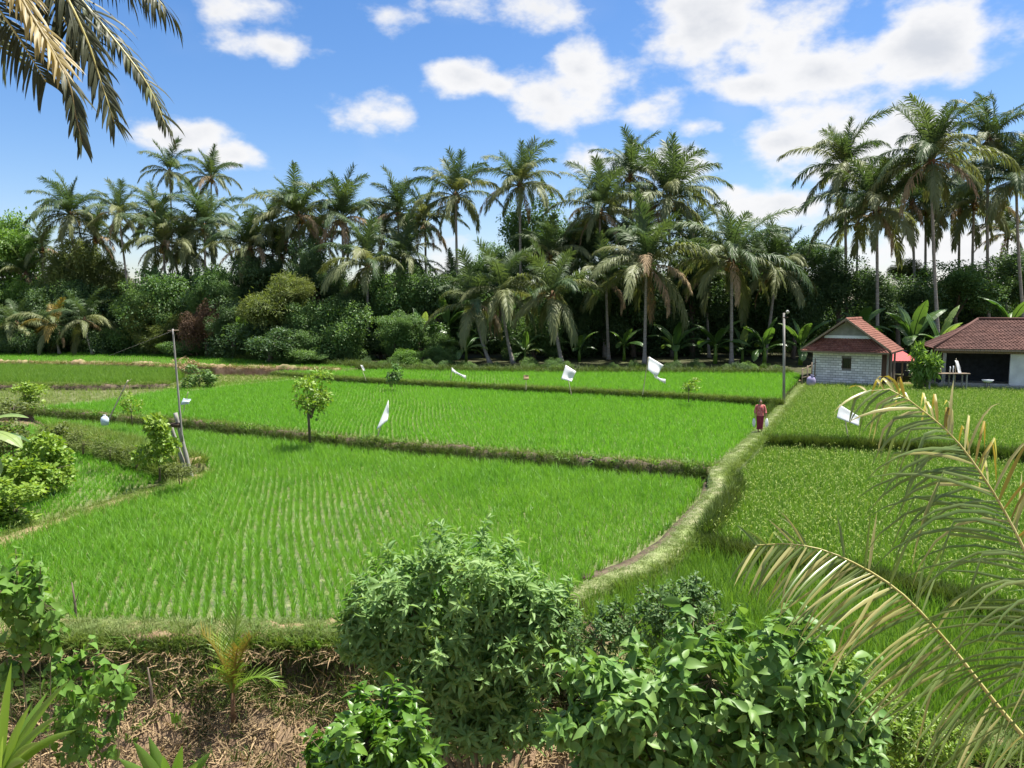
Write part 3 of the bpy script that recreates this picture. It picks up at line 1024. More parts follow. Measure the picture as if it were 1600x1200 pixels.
FCLS = [(85, 52, .3), (76, 14, .46), (64, -16, .58), (50, -40, .66), (34, -56, .66), (12, -70, .75), (-14, -80, .85), (-45, -87, .95)]
FROND = {}
for ci, (a0, a1, gv) in enumerate(FCLS):
    for sd in range(2):
        ln = 4.9 if 0 < ci < 6 else 4.3
        base = M['frond'] if ci < 5 else M['frond_old']
        FROND[(ci, sd, 'g')] = frond_mesh('frond', 300 + ci * 7 + sd, a0 + sd * 4, a1 - sd * 6, ln, grav=gv, mat=base, sparse=.03, twist=(.5 if sd else -.4))
        if ci >= 3:
            FROND[(ci, sd, 'o')] = frond_mesh('frond', 400 + ci * 7 + sd, a0 - sd * 4, a1 - sd * 4, ln, grav=gv * 1.1, mat=M['frond_old'], sparse=.06, twist=(.4 if sd else -.6))
        if ci >= 4:
            FROND[(ci, sd, 'd')] = frond_mesh('frond', 500 + ci * 7 + sd, a0 - sd * 4, a1 - sd * 2, ln * .9, n=44, leaf=.8, grav=gv * 1.5, mat=M['frond_dead'], sparse=.22)
        if ci <= 5:
            FROND[(ci, sd, 'y')] = frond_mesh('frond', 600 + ci * 7 + sd, a0 - sd * 4, a1 - sd * 4, ln * .9, grav=gv, mat=M['frond_young'], sparse=.08)


def coconuts_mesh():
    mb = MB()
    r = random.Random(5)
    for i in range(9):
        a = i * 2.4
        c = (math.cos(a) * r.uniform(.28, .42), math.sin(a) * r.uniform(.28, .42), -.25 - r.uniform(0, .45))
        V, Fs = blob(c, (.14, .14, .17), i, .03, 7, 5)
        mb.add(V, Fs)
    return mb.mesh('coconut_cluster', M['coconut'], True)


def fibre_mesh():
    mb = MB()
    mb.tube([(0, 0, -.75), (0, 0, -.3), (0, 0, .1), (0, 0, .5)], [.17, .27, .30, .10], 9)
    return mb.mesh('crown_shaft', M['fibre'], True)


COCO, FIBRE = coconuts_mesh(), fibre_mesh()


def palm(cx, cy, r, bx, depth, label, n=27, old=.5, dead=.12, gold=0.0, bz=1.15, curve=0.0, seed=None, up=0.0, nuts=True, group='coconut palms of the wood', skip=0, thick=1.0, base_depth=None):
    """cx, cy: heart of the crown in the photo; r: frond reach in photo pixels; bx: where the foot stands."""
    seed = seed if seed is not None else int(cx * 7 + cy)
    rs = random.Random(seed)
    C = W(cx, cy, depth)
    n = int(n * .95)
    windx, windy = rs.uniform(-.16, .16), rs.uniform(-.12, .12)
    bd = base_depth or depth
    B = Vector((W(bx, 570, bd).x, bd, bz - 0.05))
    s = (r * depth / F) / 3.9
    t = thing('coconut_palm', label, 'palm', B, group)
    top = C - B
    # trunk
    pts, rad = [], []
    side = Vector((1, 0, 0)) * (curve * top.length) + Vector((0, rs.uniform(-.04, .04) * top.length, 0))
    K = 16
    for i in range(K + 1):
        u = i / K
        p = top * u + side * (4 * u * (1 - u)) * 0.5 + Vector((top.x, top.y, 0)) * (0.35 * u * (1 - u))
        pts.append(p)
        rad.append((0.155 + 0.13 * math.exp(-u * 14) - 0.045 * u + (0.010 if i % 2 else 0)) * thick * min(1.15, max(.75, s)))
    MB().tube(pts, rad, 9).build('trunk', M['trunk_palm'], t, True)
    obj('crown_shaft', FIBRE, t, top, (0, 0, 0), s * .9)
    if nuts:
        obj('coconut_cluster', COCO, t, top, (0, 0, rs.uniform(0, 6)), s)
    az0 = rs.uniform(0, 6.28)
    for i in range(n):
        u = i / (n - 1)
        ci = u ** (.82 - up) * 7.3 + rs.uniform(-.6, .6)
        ci = int(min(7, max(0, ci)))
        kind = 'g'
        if ci >= 3 and rs.random() < old * .75:
            kind = 'o'
        if ci >= 4 and rs.random() < .45 * dead * (1 + (ci - 4)):
            kind = 'd'
        if gold and ci <= 5 and rs.random() < gold:
            kind = 'y'
        if ci == 7 and kind != 'd' and rs.random() < .5:
            ci = 6
        me = FROND[(ci, rs.randrange(2), kind)]
        a = az0 + i * 2.39996 + rs.uniform(-.25, .25)
        obj('frond', me, t, top + Vector((math.cos(a), math.sin(a), 0)) * .1 * s, (rs.uniform(-.14, .14), rs.uniform(-.16, .16) + windx * math.cos(a) + windy * math.sin(a), a), s * rs.uniform(.82, 1.22))
    return t


PALMS = [
    (150, 372, 50, 156, 110, 'palm low between the round palm crown and the leaning pale trunk', dict(n=24, old=.5)),
    (292, 392, 50, 296, 108, 'low palm squeezed between the two bushy palms under the slender pair', dict(n=24, old=.5)),
    (440, 402, 54, 444, 100, 'low green palm right of the dense olive palm', dict(n=24, old=.4)),
    (596, 372, 52, 600, 98, 'green palm between the straight pale trunk and the palm with orange nuts', dict(n=24, old=.4)),
    (900, 402, 56, 904, 95, 'green palm low in the gap left of the tight centre group', dict(n=24, old=.4)),
    (972, 392, 56, 976, 95, 'green palm under the highest palm of the centre group', dict(n=24, old=.4)),
    (1105, 430, 52, 1108, 90, 'low green palm in the shade between the two large front palms', dict(n=22, old=.3)),
    (1180, 402, 54, 1184, 93, 'green palm right behind the large front palm right of the flags', dict(n=24, old=.4)),
    # cx, cy, r, bx, depth, label, options
    (265, 268, 40, 270, 118, 'tall slender palm, left one of the pair standing highest over the left trees', dict(n=19, thick=.9)),
    (330, 278, 42, 334, 116, 'tall slender palm, right one of the pair standing highest over the left trees', dict(n=20, thick=.9)),
    (110, 336, 52, 118, 108, 'broad round palm crown above the olive bamboo at left', dict(n=30, old=.7)),
    (186, 335, 46, 214, 106, 'palm with a pale trunk leaning left above the olive bamboo', dict(n=24, curve=.02, base_depth=107)),
    (241, 334, 46, 246, 112, 'palm right below the left tall slender palm, half hidden', dict(n=24)),
    (255, 384, 58, 272, 103, 'low broad palm with yellowish hanging fronds under the two tall slender palms', dict(n=30, old=.9, dead=.25)),
    (320, 356, 60, 326, 105, 'bushy palm with long hanging fronds under the right tall slender palm', dict(n=30, old=.8)),
    (66, 388, 40, 70, 112, 'dark thin palm between the bright left tree and the round palm crown', dict(n=20, old=.4)),
    (40, 428, 44, 44, 110, 'low grey palm crown half hidden beside the bright left tree', dict(n=18, old=1.0, dead=.3)),
    (390, 388, 62, 398, 98, 'dense olive palm left of the gap where a pale bare trunk stands', dict(n=30, old=.9, dead=.2)),
    (466, 338, 64, 476, 96, 'palm with a brown skirt of dead fronds left of centre', dict(n=32, old=.8, dead=.4)),
    (425, 352, 50, 432, 100, 'palm crown tucked behind the palm with the brown skirt', dict(n=24, old=.7)),
    (535, 342, 62, 538, 95, 'palm with a straight pale trunk and brown hanging fronds left of centre', dict(n=30, old=.8, dead=.35)),
    (622, 334, 54, 628, 96, 'palm crown left of the palm with orange nuts', dict(n=26, old=.5)),
    (664, 348, 52, 668, 95, 'palm with orange nuts beside the tall lone palm', dict(n=26, old=.7)),
    (712, 306, 60, 716, 92, 'tall lone palm with a bare trunk standing against clear blue sky', dict(n=24, old=.6, dead=.1)),
    (574, 416, 68, 576, 88, 'low palm with fronds arching like a fountain left of centre', dict(n=24, old=.6, dead=0)),
    (630, 406, 58, 634, 91, 'low palm with pale curling fronds right of the fountain shaped palm', dict(n=24, old=.9)),
    (742, 478, 66, 766, 80, 'young palm with a leaning white trunk at the wood edge, left of two', dict(n=20, old=.6, dead=.25, curve=-.03)),
    (784, 456, 72, 802, 80, 'young palm with a leaning white trunk at the wood edge, right of two', dict(n=22, old=.7, dead=.1, curve=-.03)),
    (812, 290, 62, 815, 92, 'tall palm with a yellow hanging skirt rising over the centre', dict(n=26, old=.9, dead=.2)),
    (937, 330, 70, 945, 90, 'bushy palm at the left of the tight centre group', dict(n=30, old=.7)),
    (985, 274, 56, 1003, 96, 'highest palm of the tight centre group with a leaning top', dict(n=24, old=.4, curve=-.03)),
    (1046, 312, 80, 1050, 92, 'wide spreading palm at the right of the tight centre group', dict(n=32, old=.6)),
    (857, 396, 56, 862, 90, 'small palm under the yellow skirted palm', dict(n=22, old=.7)),
    (863, 462, 70, 879, 79, 'short palm with straw coloured frond tips at the wood edge in the centre', dict(n=22, old=.6, dead=.35, curve=-.02)),
    (1010, 416, 86, 1007, 79, 'large front palm with a straight grey trunk behind the square white flag', dict(n=30, old=.7, dead=.12)),
    (1143, 406, 88, 1143, 79, 'large front palm with a straight grey trunk right of the white flags', dict(n=28, old=.6, dead=.12)),
    (947, 436, 60, 951, 86, 'dark palm with a thick trunk left of the large front palm', dict(n=22, old=.6, dead=.1)),
    (1212, 424, 70, 1194, 84, 'low sprawling palm with yellowish fronds left of the small house', dict(n=26, old=.9, dead=.2)),
    (1320, 260, 68, 1324, 88, 'left tall palm of the group above the houses', dict(n=28, old=.5)),
    (1370, 328, 84, 1371, 82, 'dense dark palm above the small house roof', dict(n=32, old=.4)),
    (1455, 252, 84, 1469, 78, 'tallest front palm between the two houses with a pale bare trunk', dict(n=32, old=.7, dead=.1, curve=.01)),
    (1545, 218, 68, 1547, 88, 'highest palm near the right border of the picture', dict(n=28, old=.5)),
    (1588, 282, 72, 1606, 84, 'palm with a curved trunk at the right border', dict(n=28, old=.5, curve=-.02)),
    (1425, 316, 62, 1431, 96, 'thin dark palm, left one of the two trunks seen against white cloud', dict(n=26, old=.3)),
    (1447, 330, 56, 1447, 98, 'thin dark palm, right one of the two trunks seen against white cloud', dict(n=22, old=.3)),
    (1500, 326, 60, 1497, 98, 'thin dark palm right of the tallest front palm', dict(n=24, old=.4)),
    (1522, 318, 62, 1520, 92, 'slim palm between the tallest front palm and the highest right palm', dict(n=26, old=.6)),
    (1340, 350, 50, 1336, 96, 'low dark palm under the left tall palm above the houses', dict(n=22, old=.3)),
    (1407, 424, 16, 1407, 150, 'tiny distant palm seen between trunks over the houses', dict(n=16, nuts=False)),
    (85, 508, 46, 94, 98, 'short golden palm at the field edge at far left', dict(n=17, old=.5, gold=.6, nuts=False, up=.15)),
    (132, 500, 48, 146, 97, 'short green palm with a curved stem right of the golden palm', dict(n=16, old=.5, curve=-.04, nuts=False, up=.15)),
    (26, 506, 44, 32, 99, 'short green palm left of the golden palm', dict(n=16, old=.4, nuts=False, up=.15)),
    (706, 442, 40, 708, 93, 'small palm low behind the tall lone palm', dict(n=18, old=.4, nuts=False)),
    (1010, 352, 50, 1012, 98, 'palm hidden low between the centre group and the large front palm', dict(n=22, old=.4)),
    (1085, 372, 54, 1088, 95, 'palm behind and between the two large front palms', dict(n=22, old=.4)),
    (1575, 366, 50, 1570, 95, 'low dark palm under the right border palms', dict(n=22, old=.3)),
    (500, 378, 52, 506, 99, 'low palm between the two brown skirted palms', dict(n=22, old=.8, dead=.3)),
]
for (cx, cy, r_, bx, dp, lb, kw) in PALMS:
    palm(cx, cy, r_, bx, dp, lb, **kw)


# ------------------------------------------------------------------ leaf clouds for broad-leaved crowns
def rot_from(d, nrm):
    """Matrices whose x axis is d and z axis near nrm (arrays)."""
    d = d / (np.linalg.norm(d, axis=1, keepdims=True) + 1e-9)
    y = np.cross(nrm, d)
    y /= (np.linalg.norm(y, axis=1, keepdims=True) + 1e-9)
    z = np.cross(d, y)
    return np.stack([d, y, z], 2)


def leaves(template, P, d, nrm, size):
    """All leaves as one vertex and face array."""
    TV, TF = template
    Rm = rot_from(d, nrm)
    V = np.einsum('nij,vj->nvi', Rm, TV) * size[:, None, None] + P[:, None, :]
    n, k = len(P), len(TV)
    Fs = (TF[None, :, :] + (np.arange(n) * k)[:, None, None]).reshape(-1, TF.shape[1])
    return V.reshape(-1, 3), Fs


LEAF4 = (np.array([(0, 0, 0), (.5, .30, .06), (1, 0, -.08), (.5, -.30, .06)], float), np.array([(0, 1, 2), (0, 2, 3)]))
LEAF4N = (np.array([(0, 0, 0), (.45, .14, .04), (1, 0, -.15), (.45, -.14, .04)], float), np.array([(0, 1, 2), (0, 2, 3)]))


def leaf_template(w, stations, droop=.18, fold=.18, wavy=0.0):
    """A folded, drooping blade: stations are (t, half width)."""
    V, Fs = [(0, 0, 0)], []
    for (t, h) in stations:
        z = -droop * t * t
        V += [(t, h * w, z + fold * h * w + wavy * math.sin(t * 9)), (t, 0, z), (t, -h * w, z + fold * h * w - wavy * math.sin(t * 9))]
    V.append((1, 0, -droop * 1.05))
    n = len(stations)
    tip = len(V) - 1
    Fs += [(0, 2, 1), (0, 3, 2)]
    for i in range(n - 1):
        a, b = 1 + 3 * i, 4 + 3 * i
        for q in (0, 1):
            Fs += [(a + q, a + q + 1, b + q + 1), (a + q, b + q + 1, b + q)]
    a = 1 + 3 * (n - 1)
    Fs += [(a, a + 1, tip), (a + 1, a + 2, tip)]
    return np.array(V, float), np.array(Fs)


LANCE = leaf_template(.5, [(.12, .16), (.38, .30), (.68, .24)], .28, .5)
OVATE = leaf_template(.5, [(.10, .30), (.32, .54), (.58, .46), (.82, .20)], .32, .45, .012)
HEART = leaf_template(.5, [(.06, .62), (.26, .86), (.52, .68), (.78, .30)], .30, .25, .015)
LONG = leaf_template(.5, [(.10, .13), (.35, .22), (.60, .22), (.82, .13)], .45, .5)


def crown_points(r, nblob, nleaf, rx, ry, rz, shell=.55, br=(.28, .48), spread=.84, lobes=7):
    """Leaf positions on the skins of many small lumps; the lumps hang on a few uneven limbs."""
    lc = r.normal(size=(lobes, 3))
    lc /= np.linalg.norm(lc, axis=1, keepdims=True)
    lc *= r.uniform(.35, .72, (lobes, 1))
    lr = r.uniform(.24, .50, lobes)
    wl = r.choice(lobes, nblob, p=lr ** 2 / (lr ** 2).sum())
    c = r.normal(size=(nblob, 3))
    c /= np.linalg.norm(c, axis=1, keepdims=True)
    c = (lc[wl] + c * (lr[wl] * r.random(nblob) ** .4)[:, None]) * spread / .84
    b = r.uniform(br[0], br[1], nblob)
    which = r.choice(nblob, nleaf, p=b ** 2 / (b ** 2).sum())
    d = r.normal(size=(nleaf, 3))
    d /= np.linalg.norm(d, axis=1, keepdims=True)
    d[:, 2] = np.abs(d[:, 2]) * np.where(r.random(nleaf) < .78, 1, -1)
    rad = b[which] * (shell + (1.15 - shell) * r.random(nleaf) ** .6)
    stray = r.random(nleaf) < .06
    rad[stray] *= r.uniform(1.1, 1.5, stray.sum())
    P = c[which] + d * rad[:, None]
    return P * np.array([rx, ry, rz]), d, c * np.array([rx, ry, rz])


def crown_mesh(seed, nblob, nleaf, size, dims=(1, 1, .85), mat=None, template=LEAF4, droop=.25, br=(.28, .48), spread=.84, lobes=7):
    r = np.random.default_rng(seed)
    P, d, c = crown_points(r, nblob, nleaf, *dims, br=br, spread=spread, lobes=lobes)
    dr = d * .7 + r.normal(0, .6, d.shape)
    dr[:, 2] -= droop
    nr = d + r.normal(0, .5, d.shape)
    nr[:, 2] += .7
    V, Fs = leaves(template, P, dr, nr, size * r.uniform(.6, 1.35, len(P)))
    return np_mesh('crown', V, Fs, mat), c


CROWN = {}
for kind, mat in (('dark', 'leaf_dark'), ('mid', 'leaf_mid'), ('bright', 'leaf_bright'), ('olive', 'leaf_olive'), ('rust', 'leaf_rust')):
    for v in range(3):
        tpl = LEAF4N if kind == 'olive' else LEAF4
        CROWN[(kind, v)] = crown_mesh(700 + 10 * v + len(kind), 72, 11000, .064 if kind != 'olive' else .085, mat=M[mat], template=tpl, br=(.15, .34))


def broad_tree(cx, cy, rx, ry, depth, kind, label, name='leafy_tree', cat='tree', bz=1.15, v=None, group='broad-leaved trees of the wood', squash=1.0):
    """Crown centre and half sizes in photo pixels; the stem goes down to the ground."""
    rs = random.Random(int(cx * 3 + cy * 5))
    depth += 9 if cx < 230 else 0
    C = W(cx, cy, depth)
    sx, sz = rx * depth / F, ry * depth / F
    B = Vector((C.x + rs.uniform(-.15, .15) * sx, depth + rs.uniform(-.2, .2) * sx, bz - .06))
    t = thing(name, label, cat, B, group)
    me, cc = CROWN[(kind, rs.randrange(3) if v is None else v)]
    a = rs.uniform(0, 6.28)
    o = obj('crown', me, t, C - B, (0, 0, a), (sx, sx * squash, sz / .85))
    for q in range(3):
        an = rs.uniform(0, 6.28)
        f_ = rs.uniform(.45, .8)
        m2_ = CROWN[(kind, rs.randrange(3))][0]
        obj('crown', m2_, t, C - B + Vector((math.cos(an) * sx * f_, -abs(math.sin(an)) * sx * f_ * .6, rs.uniform(-.55, .35) * sz)), (rs.uniform(-.3, .3), rs.uniform(-.3, .3), an), (sx * rs.uniform(.4, .65), sx * rs.uniform(.4, .65), sz * rs.uniform(.4, .7)))
    mb = MB()
    h = max(.6, C.z - B.z)
    fork = Vector((C.x - B.x, 0, 0)) * .5 + Vector((0, 0, h * .62))
    rr = min(.32, .05 + .05 * sx)
    mb.tube([(0, 0, -.1), fork * .5 + Vector((rs.uniform(-.2, .2), 0, 0)), fork], [rr * 1.2, rr, rr * .8], 7)
    for k in range(6):
        q = cc[(k * 5) % len(cc)]
        e = Vector((q[0] * sx, q[1] * sx * squash, q[2] * sz / .85))
        e.rotate(Euler((0, 0, a)))
        e += C - B
        mid_ = fork.lerp(e, .5) + Vector((0, 0, .1 * h))
        mb.tube([fork * .96, mid_, e], [rr * .6, rr * .4, rr * .12], 5, False)
    mb.build('trunk', M['bark'], t, True)
    return t


TREES = [
    # cx, cy, rx, ry, depth, kind, label
    (12, 400, 62, 72, 104, 'bright', 'bright green tree at the left border of the picture'),
    (30, 478, 60, 50, 101, 'bright', 'light leafy tree below the bright tree at the left border'),
    (130, 425, 62, 60, 101, 'olive', 'feathery olive bamboo clump under the leaning palm'),
    (165, 465, 46, 50, 100, 'olive', 'olive bamboo clump right of the larger bamboo'),
    (100, 470, 52, 52, 103, 'mid', 'green tree left of the olive bamboo'),
    (200, 500, 62, 52, 100, 'dark', 'dark tree at the field edge left of the tall leaning pole'),
    (252, 470, 62, 60, 99, 'mid', 'green tree right behind the tip of the tall leaning pole'),
    (240, 518, 55, 40, 97, 'olive', 'soft olive shrub at the foot of the trees by the pole tip'),
    (300, 470, 55, 62, 100, 'dark', 'dark tree right of the pole tip'),
    (322, 512, 32, 50, 92, 'rust', 'rusty brown withered shrub at the wood edge'),
    (345, 460, 48, 50, 95, 'mid', 'green tree above the rusty brown shrub'),
    (365, 515, 50, 46, 91, 'dark', 'dark shrub right of the rusty brown shrub'),
    (432, 478, 62, 62, 86, 'olive', 'large rounded olive green shrub left of centre'),
    (425, 530, 72, 38, 84, 'dark', 'dark shrub mass under the large rounded olive shrub'),
    (515, 515, 58, 54, 84, 'mid', 'green ivy covered tree right of the large olive shrub'),
    (490, 440, 52, 60, 92, 'dark', 'dark tree behind the large olive shrub'),
    (555, 500, 46, 60, 90, 'dark', 'dark tree under the fountain shaped palm'),
    (622, 460, 52, 55, 88, 'mid', 'green tree right of the fountain shaped palm'),
    (618, 512, 36, 28, 82, 'mid', 'flat topped little green tree at the wood edge'),
    (655, 530, 46, 40, 83, 'mid', 'shrub right of the flat topped little tree'),
    (690, 470, 46, 55, 88, 'dark', 'dark tree under the tall lone palm'),
    (640, 565, 30, 18, 78, 'bright', 'low bright bush at the field edge right of the flat topped tree'),
    (686, 558, 28, 20, 79, 'mid', 'low green bush at the field edge left of the leaning palm foot'),
    (838, 370, 52, 62, 95, 'mid', 'tall dark green tree rising behind the yellow skirted palm'),
    (905, 385, 46, 62, 96, 'dark', 'tall dark tree between the yellow skirted palm and the centre group'),
    (830, 520, 44, 46, 86, 'mid', 'leafy shrub right of the leaning palms'),
    (900, 500, 60, 70, 90, 'dark', 'dark tree behind the short centre palm'),
    (985, 470, 70, 80, 92, 'dark', 'dark tree behind the large front palm with the square flag'),
    (1080, 450, 72, 80, 92, 'dark', 'dark tree between the two large front palms'),
    (1165, 450, 60, 80, 94, 'dark', 'dark tree behind the large front palm right of the flags'),
    (1250, 415, 52, 46, 92, 'mid', 'green tree top left of the left tall palm above the houses'),
    (1240, 490, 52, 60, 88, 'dark', 'dark tree behind the grey utility pole'),
    (1310, 455, 60, 50, 88, 'dark', 'dark tree right behind the small house ridge'),
    (1400, 470, 60, 46, 86, 'dark', 'dark tree behind the small house, right of its ridge'),
    (1425, 435, 36, 26, 98, 'olive', 'pale yellowish bush top seen between the thin dark trunks'),
    (1490, 450, 62, 42, 88, 'mid', 'green tree behind the left end of the tiled hip roof'),
    (1555, 440, 60, 46, 90, 'dark', 'dark tree behind the tiled hip roof'),
    (1610, 450, 50, 50, 88, 'mid', 'green tree behind the hip roof at the right border'),
    (750, 520, 52, 50, 90, 'dark', 'dark tree behind the left leaning palm'),
    (1000, 525, 70, 46, 94, 'dark', 'dark shrub at the foot of the large front palm with the square flag'),
    (1090, 525, 60, 46, 95, 'dark', 'dark shrub behind the bananas under the large front palms'),
    (1180, 525, 50, 46, 94, 'dark', 'dark shrub left of the grey utility pole'),
    (400, 440, 52, 46, 97, 'dark', 'dark tree under the dense olive palm'),
    (60, 520, 66, 34, 106, 'dark', 'dark tree mass behind the short palms at far left'),
    (150, 525, 60, 32, 104, 'dark', 'dark tree mass right of the short palms at far left'),
    (590, 538, 46, 34, 88, 'dark', 'dark shrub left of the flat topped little tree'),
    (780, 420, 46, 40, 98, 'mid', 'green tree top left of the yellow skirted palm trunk'),
    (875, 540, 60, 34, 92, 'dark', 'low dark shrub at the foot of the short centre palm'),
    (940, 538, 46, 34, 93, 'dark', 'low dark shrub at the foot of the thick trunked palm'),
    (290, 545, 40, 18, 94, 'mid', 'low green shrub at the wood edge right of the leaning pole'),
    (480, 556, 46, 16, 82, 'mid', 'low green shrub at the field edge under the ivy covered tree'),
]
for a in TREES:
    nm, ct = ('leafy_tree', 'tree')
    if 'shrub' in a[6] or 'bush' in a[6]:
        nm, ct = 'leafy_shrub', 'shrub'
    if 'bamboo' in a[6]:
        nm, ct = 'bamboo_clump', 'bamboo'
    broad_tree(*a, name=nm, cat=ct)

# the wood goes on behind: one mass nobody could count
variants('deep_wood', [CROWN[('dark', 0)][0], CROWN[('dark', 1)][0], CROWN[('mid', 0)][0]])
wx, wy = rng.uniform(-120, 95, 420), rng.uniform(102, 190, 420)
ok = (wx < wy * .36) | (wx > wy * .75)
wp = np.stack([wx, wy, rng.uniform(4.0, 8.5, 420)], 1)[ok]
scatter('undergrowth', 'deep_wood', wp, 'dark mass of the wood further back', 'wood', 3.2, 5.0, .1)
wx, wy = rng.uniform(-100, 75, 260), rng.uniform(98, 116, 260)
scatter('undergrowth', 'deep_wood', np.stack([wx, wy, rng.uniform(1.6, 3.4, 260)], 1), 'dark low growth closing the wood behind the trunks', 'wood', 2.0, 3.4, .1)
wx, wy = rng.uniform(34, 110, 120), rng.uniform(88, 150, 120)
scatter('undergrowth', 'deep_wood', np.stack([wx, wy, rng.uniform(3.5, 6.5, 120)], 1), 'low green growth behind the houses', 'wood', 3.0, 4.2, .1)
# low growth along the foot of the wood
edge = smooth_line([G(x, y, 1.15) for x, y in forest_line[1:10]], 1.0)
variants('edge', [CROWN[('mid', 0)][0], CROWN[('dark', 1)][0], CROWN[('bright', 0)][0]])
scatter('undergrowth', 'edge', along(edge, 110, 2.2, .1, off=-3.0), 'low leafy undergrowth along the foot of the wood', 'undergrowth', .3, 1.0, .1)
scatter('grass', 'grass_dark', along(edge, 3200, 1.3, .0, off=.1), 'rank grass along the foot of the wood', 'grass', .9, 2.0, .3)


# ------------------------------------------------------------------ banana plants
def banana_leaf_mesh(seed, length=2.2, width=.62, a0=70, a1=-20, mat=None, torn=.35):
    r = random.Random(seed)
    K = 12
    pts, el_ = [Vector((0, 0, 0))], []
    for i in range(K):
        t = (i + .5) / K
        el = R(a0 + (a1 - a0) * t ** 1.4)
        pts.append(pts[-1] + Vector((math.cos(el), 0, math.sin(el))) * length / K)
        el_.append(el)
    mb = MB()
    mb.tube(pts, [.035 * (1 - .85 * i / K) for i in range(K + 1)], 4, False)
    for side in (-1, 1):
        i = 2
        while i < K:
            run = 1 if r.random() < torn else r.choice((2, 3, 4))
            e = min(K, i + run)
            V, Fs = [], []
            dz = r.uniform(-.25, .1)
            for k in range(i, e + 1):
                t = k / K
                w = width * .5 * math.sin(math.pi * min(1, (t - .10) / .92)) ** .6 if .1 < t < 1 else .02
                p = pts[k]
                g = .012 if k in (i, e) else 0
                V += [p, p + Vector((g, side * w * .55, .05 * w)), p + Vector((g * 2, side * w, (dz - .1) * w))]
            for k in range(e - i):
                for q in (0, 1):
                    a = k * 3 + q
                    Fs.append((a, a + 1, a + 4, a + 3))
            mb.add(V, Fs)
            i = e
    return mb.mesh('leaf', mat, False)


BAN = {}
for k, (a0, a1) in enumerate([(84, 45), (72, 5), (58, -25), (40, -50), (20, -70)]):
    BAN[(k, 0)] = banana_leaf_mesh(800 + k, a0=a0, a1=a1, mat=M['banana'])
    BAN[(k, 1)] = banana_leaf_mesh(820 + k, a0=a0, a1=a1, mat=M['banana_pale'], torn=.6)


def banana(px, py, depth, h, label, s=1.0, n=9, pale=.06, bz=1.15, base=None, group='banana plants'):
    rs = random.Random(int(px * 13 + py))
    B = base or Vector((W(px, py, depth).x, depth, bz))
    t = thing('banana_plant', label, 'banana plant', B, group)
    h *= .82
    s *= rs.uniform(1.1, 1.4)
    MB().tube([(0, 0, -.1), (.03, 0, h * .5), (0, 0, h), (0, 0, h + .25 * s)], [.15 * s, .12 * s, .09 * s, .03 * s], 9).build('stem', M['strap'], t, True)
    for i in range(n):
        k = min(4, int(i / n * 4.2) + rs.choice((0, 1)))
        a = i * 2.4 + rs.uniform(-.3, .3)
        obj('leaf', BAN[(k, 1 if rs.random() < pale else 0)], t, (0, 0, h - .05 * i * s * .5), (rs.uniform(-.15, .15), 0, a), s * rs.uniform(.85, 1.15))
    return t


BANANAS = [
    (905, 552, 83, 1.6, 'small banana plant between the short centre palm and the thick trunked palm', 1.0),
    (975, 548, 84, 2.0, 'banana plant just left of the straight trunk behind the square flag', 1.1),
    (1160, 548, 81, 1.7, 'banana plant just right of the trunk right of the flags', 1.1),
    (820, 556, 82, 1.4, 'low banana plant right of the right leaning palm', .9),
    (1056, 545, 79.5, 1.9, 'spreading banana plant between the two large front palm trunks, left of two', 1.35),
    (1118, 540, 80, 2.3, 'banana plant with drooping leaves just left of the trunk right of the flags', 1.35),
    (1195, 540, 79, 2.0, 'banana plant left of the grey utility pole', 1.2),
    (1252, 530, 78, 2.2, 'banana plant behind the fence posts at the small house', 1.3),
    (1426, 540, 72, 3.2, 'tall banana plant behind the red awning', 1.5),
    (1468, 545, 71, 2.6, 'bright banana plant left of the hip roof', 1.3),
    (1578, 520, 76, 5.0, 'high banana plant above the hip roof near the right border', 1.5),
    (700, 500, 86, 4.6, 'banana plant rising under the tall lone palm', 1.5),
    (660, 510, 84, 3.4, 'banana plant in the dark gap right of the flat topped tree', 1.3),
    (386, 520, 90, 2.6, 'banana plant right of the rusty brown shrub', 1.4),
    (728, 545, 81, 1.8, 'small banana plant at the foot of the left leaning palm', 1.0),
    (1345, 500, 78, 4.2, 'banana plant behind the small house roof slope', 1.4),
]
for (px, py, dp, h, lb, s) in BANANAS:
    banana(px, py, dp, h, lb, s)

# ------------------------------------------------------------------ saplings and shrubs in the fields
def field_shrub(name, label, cat, px, pyb, z, w_px, h_px, crown_frac, mat, leaf=.12, nleaf=900, stems=1, seed=0, tpl=LEAF4, nblob=14, group=None, lean=0.0):
    """Stands at (px, pyb); w_px, h_px: size in photo pixels; crown_frac: share of the height that is crown."""
    B = G(px, pyb, z)
    dp = B.y
    h, w = h_px * dp / F, w_px * dp / F
    t = thing(name, label, cat, B, group)
    rs = random.Random(seed)
    ch = h * crown_frac
    me, cc = crown_mesh(900 + seed, nblob, nleaf, leaf / (w * .5), (1, 1, 1), mat, tpl, br=(.18, .36), spread=.95, lobes=14)
    cz = h - ch * .5
    obj('crown', me, t, (lean, 0, cz), (0, 0, rs.uniform(0, 6)), (w * .60, w * .60, ch * .56))
    mb = MB()
    for k in range(stems):
        a = rs.uniform(0, 6.28)
        o = Vector((math.cos(a), math.sin(a), 0)) * (.05 * w * (stems > 1))
        mb.tube([o + Vector((0, 0, -.1)), o * 1.5 + Vector((lean * .4, 0, cz * .5)), o * 2 + Vector((lean, 0, cz))], [.013 * h + .012, .011 * h + .010, .006 * h], 6)
        for j in range(4):
            q = cc[(j * 3 + k) % len(cc)]
            mb.tube([(lean * .6, 0, cz * .5), (lean + q[0] * w * .28, q[1] * w * .28, cz * .85), (lean + q[0] * w * .50, q[1] * w * .50, cz + q[2] * ch * .45)], [.010 * h, .007 * h, .003 * h], 4, False)
    mb.build('trunk', M['bark'], t, True)
    return t


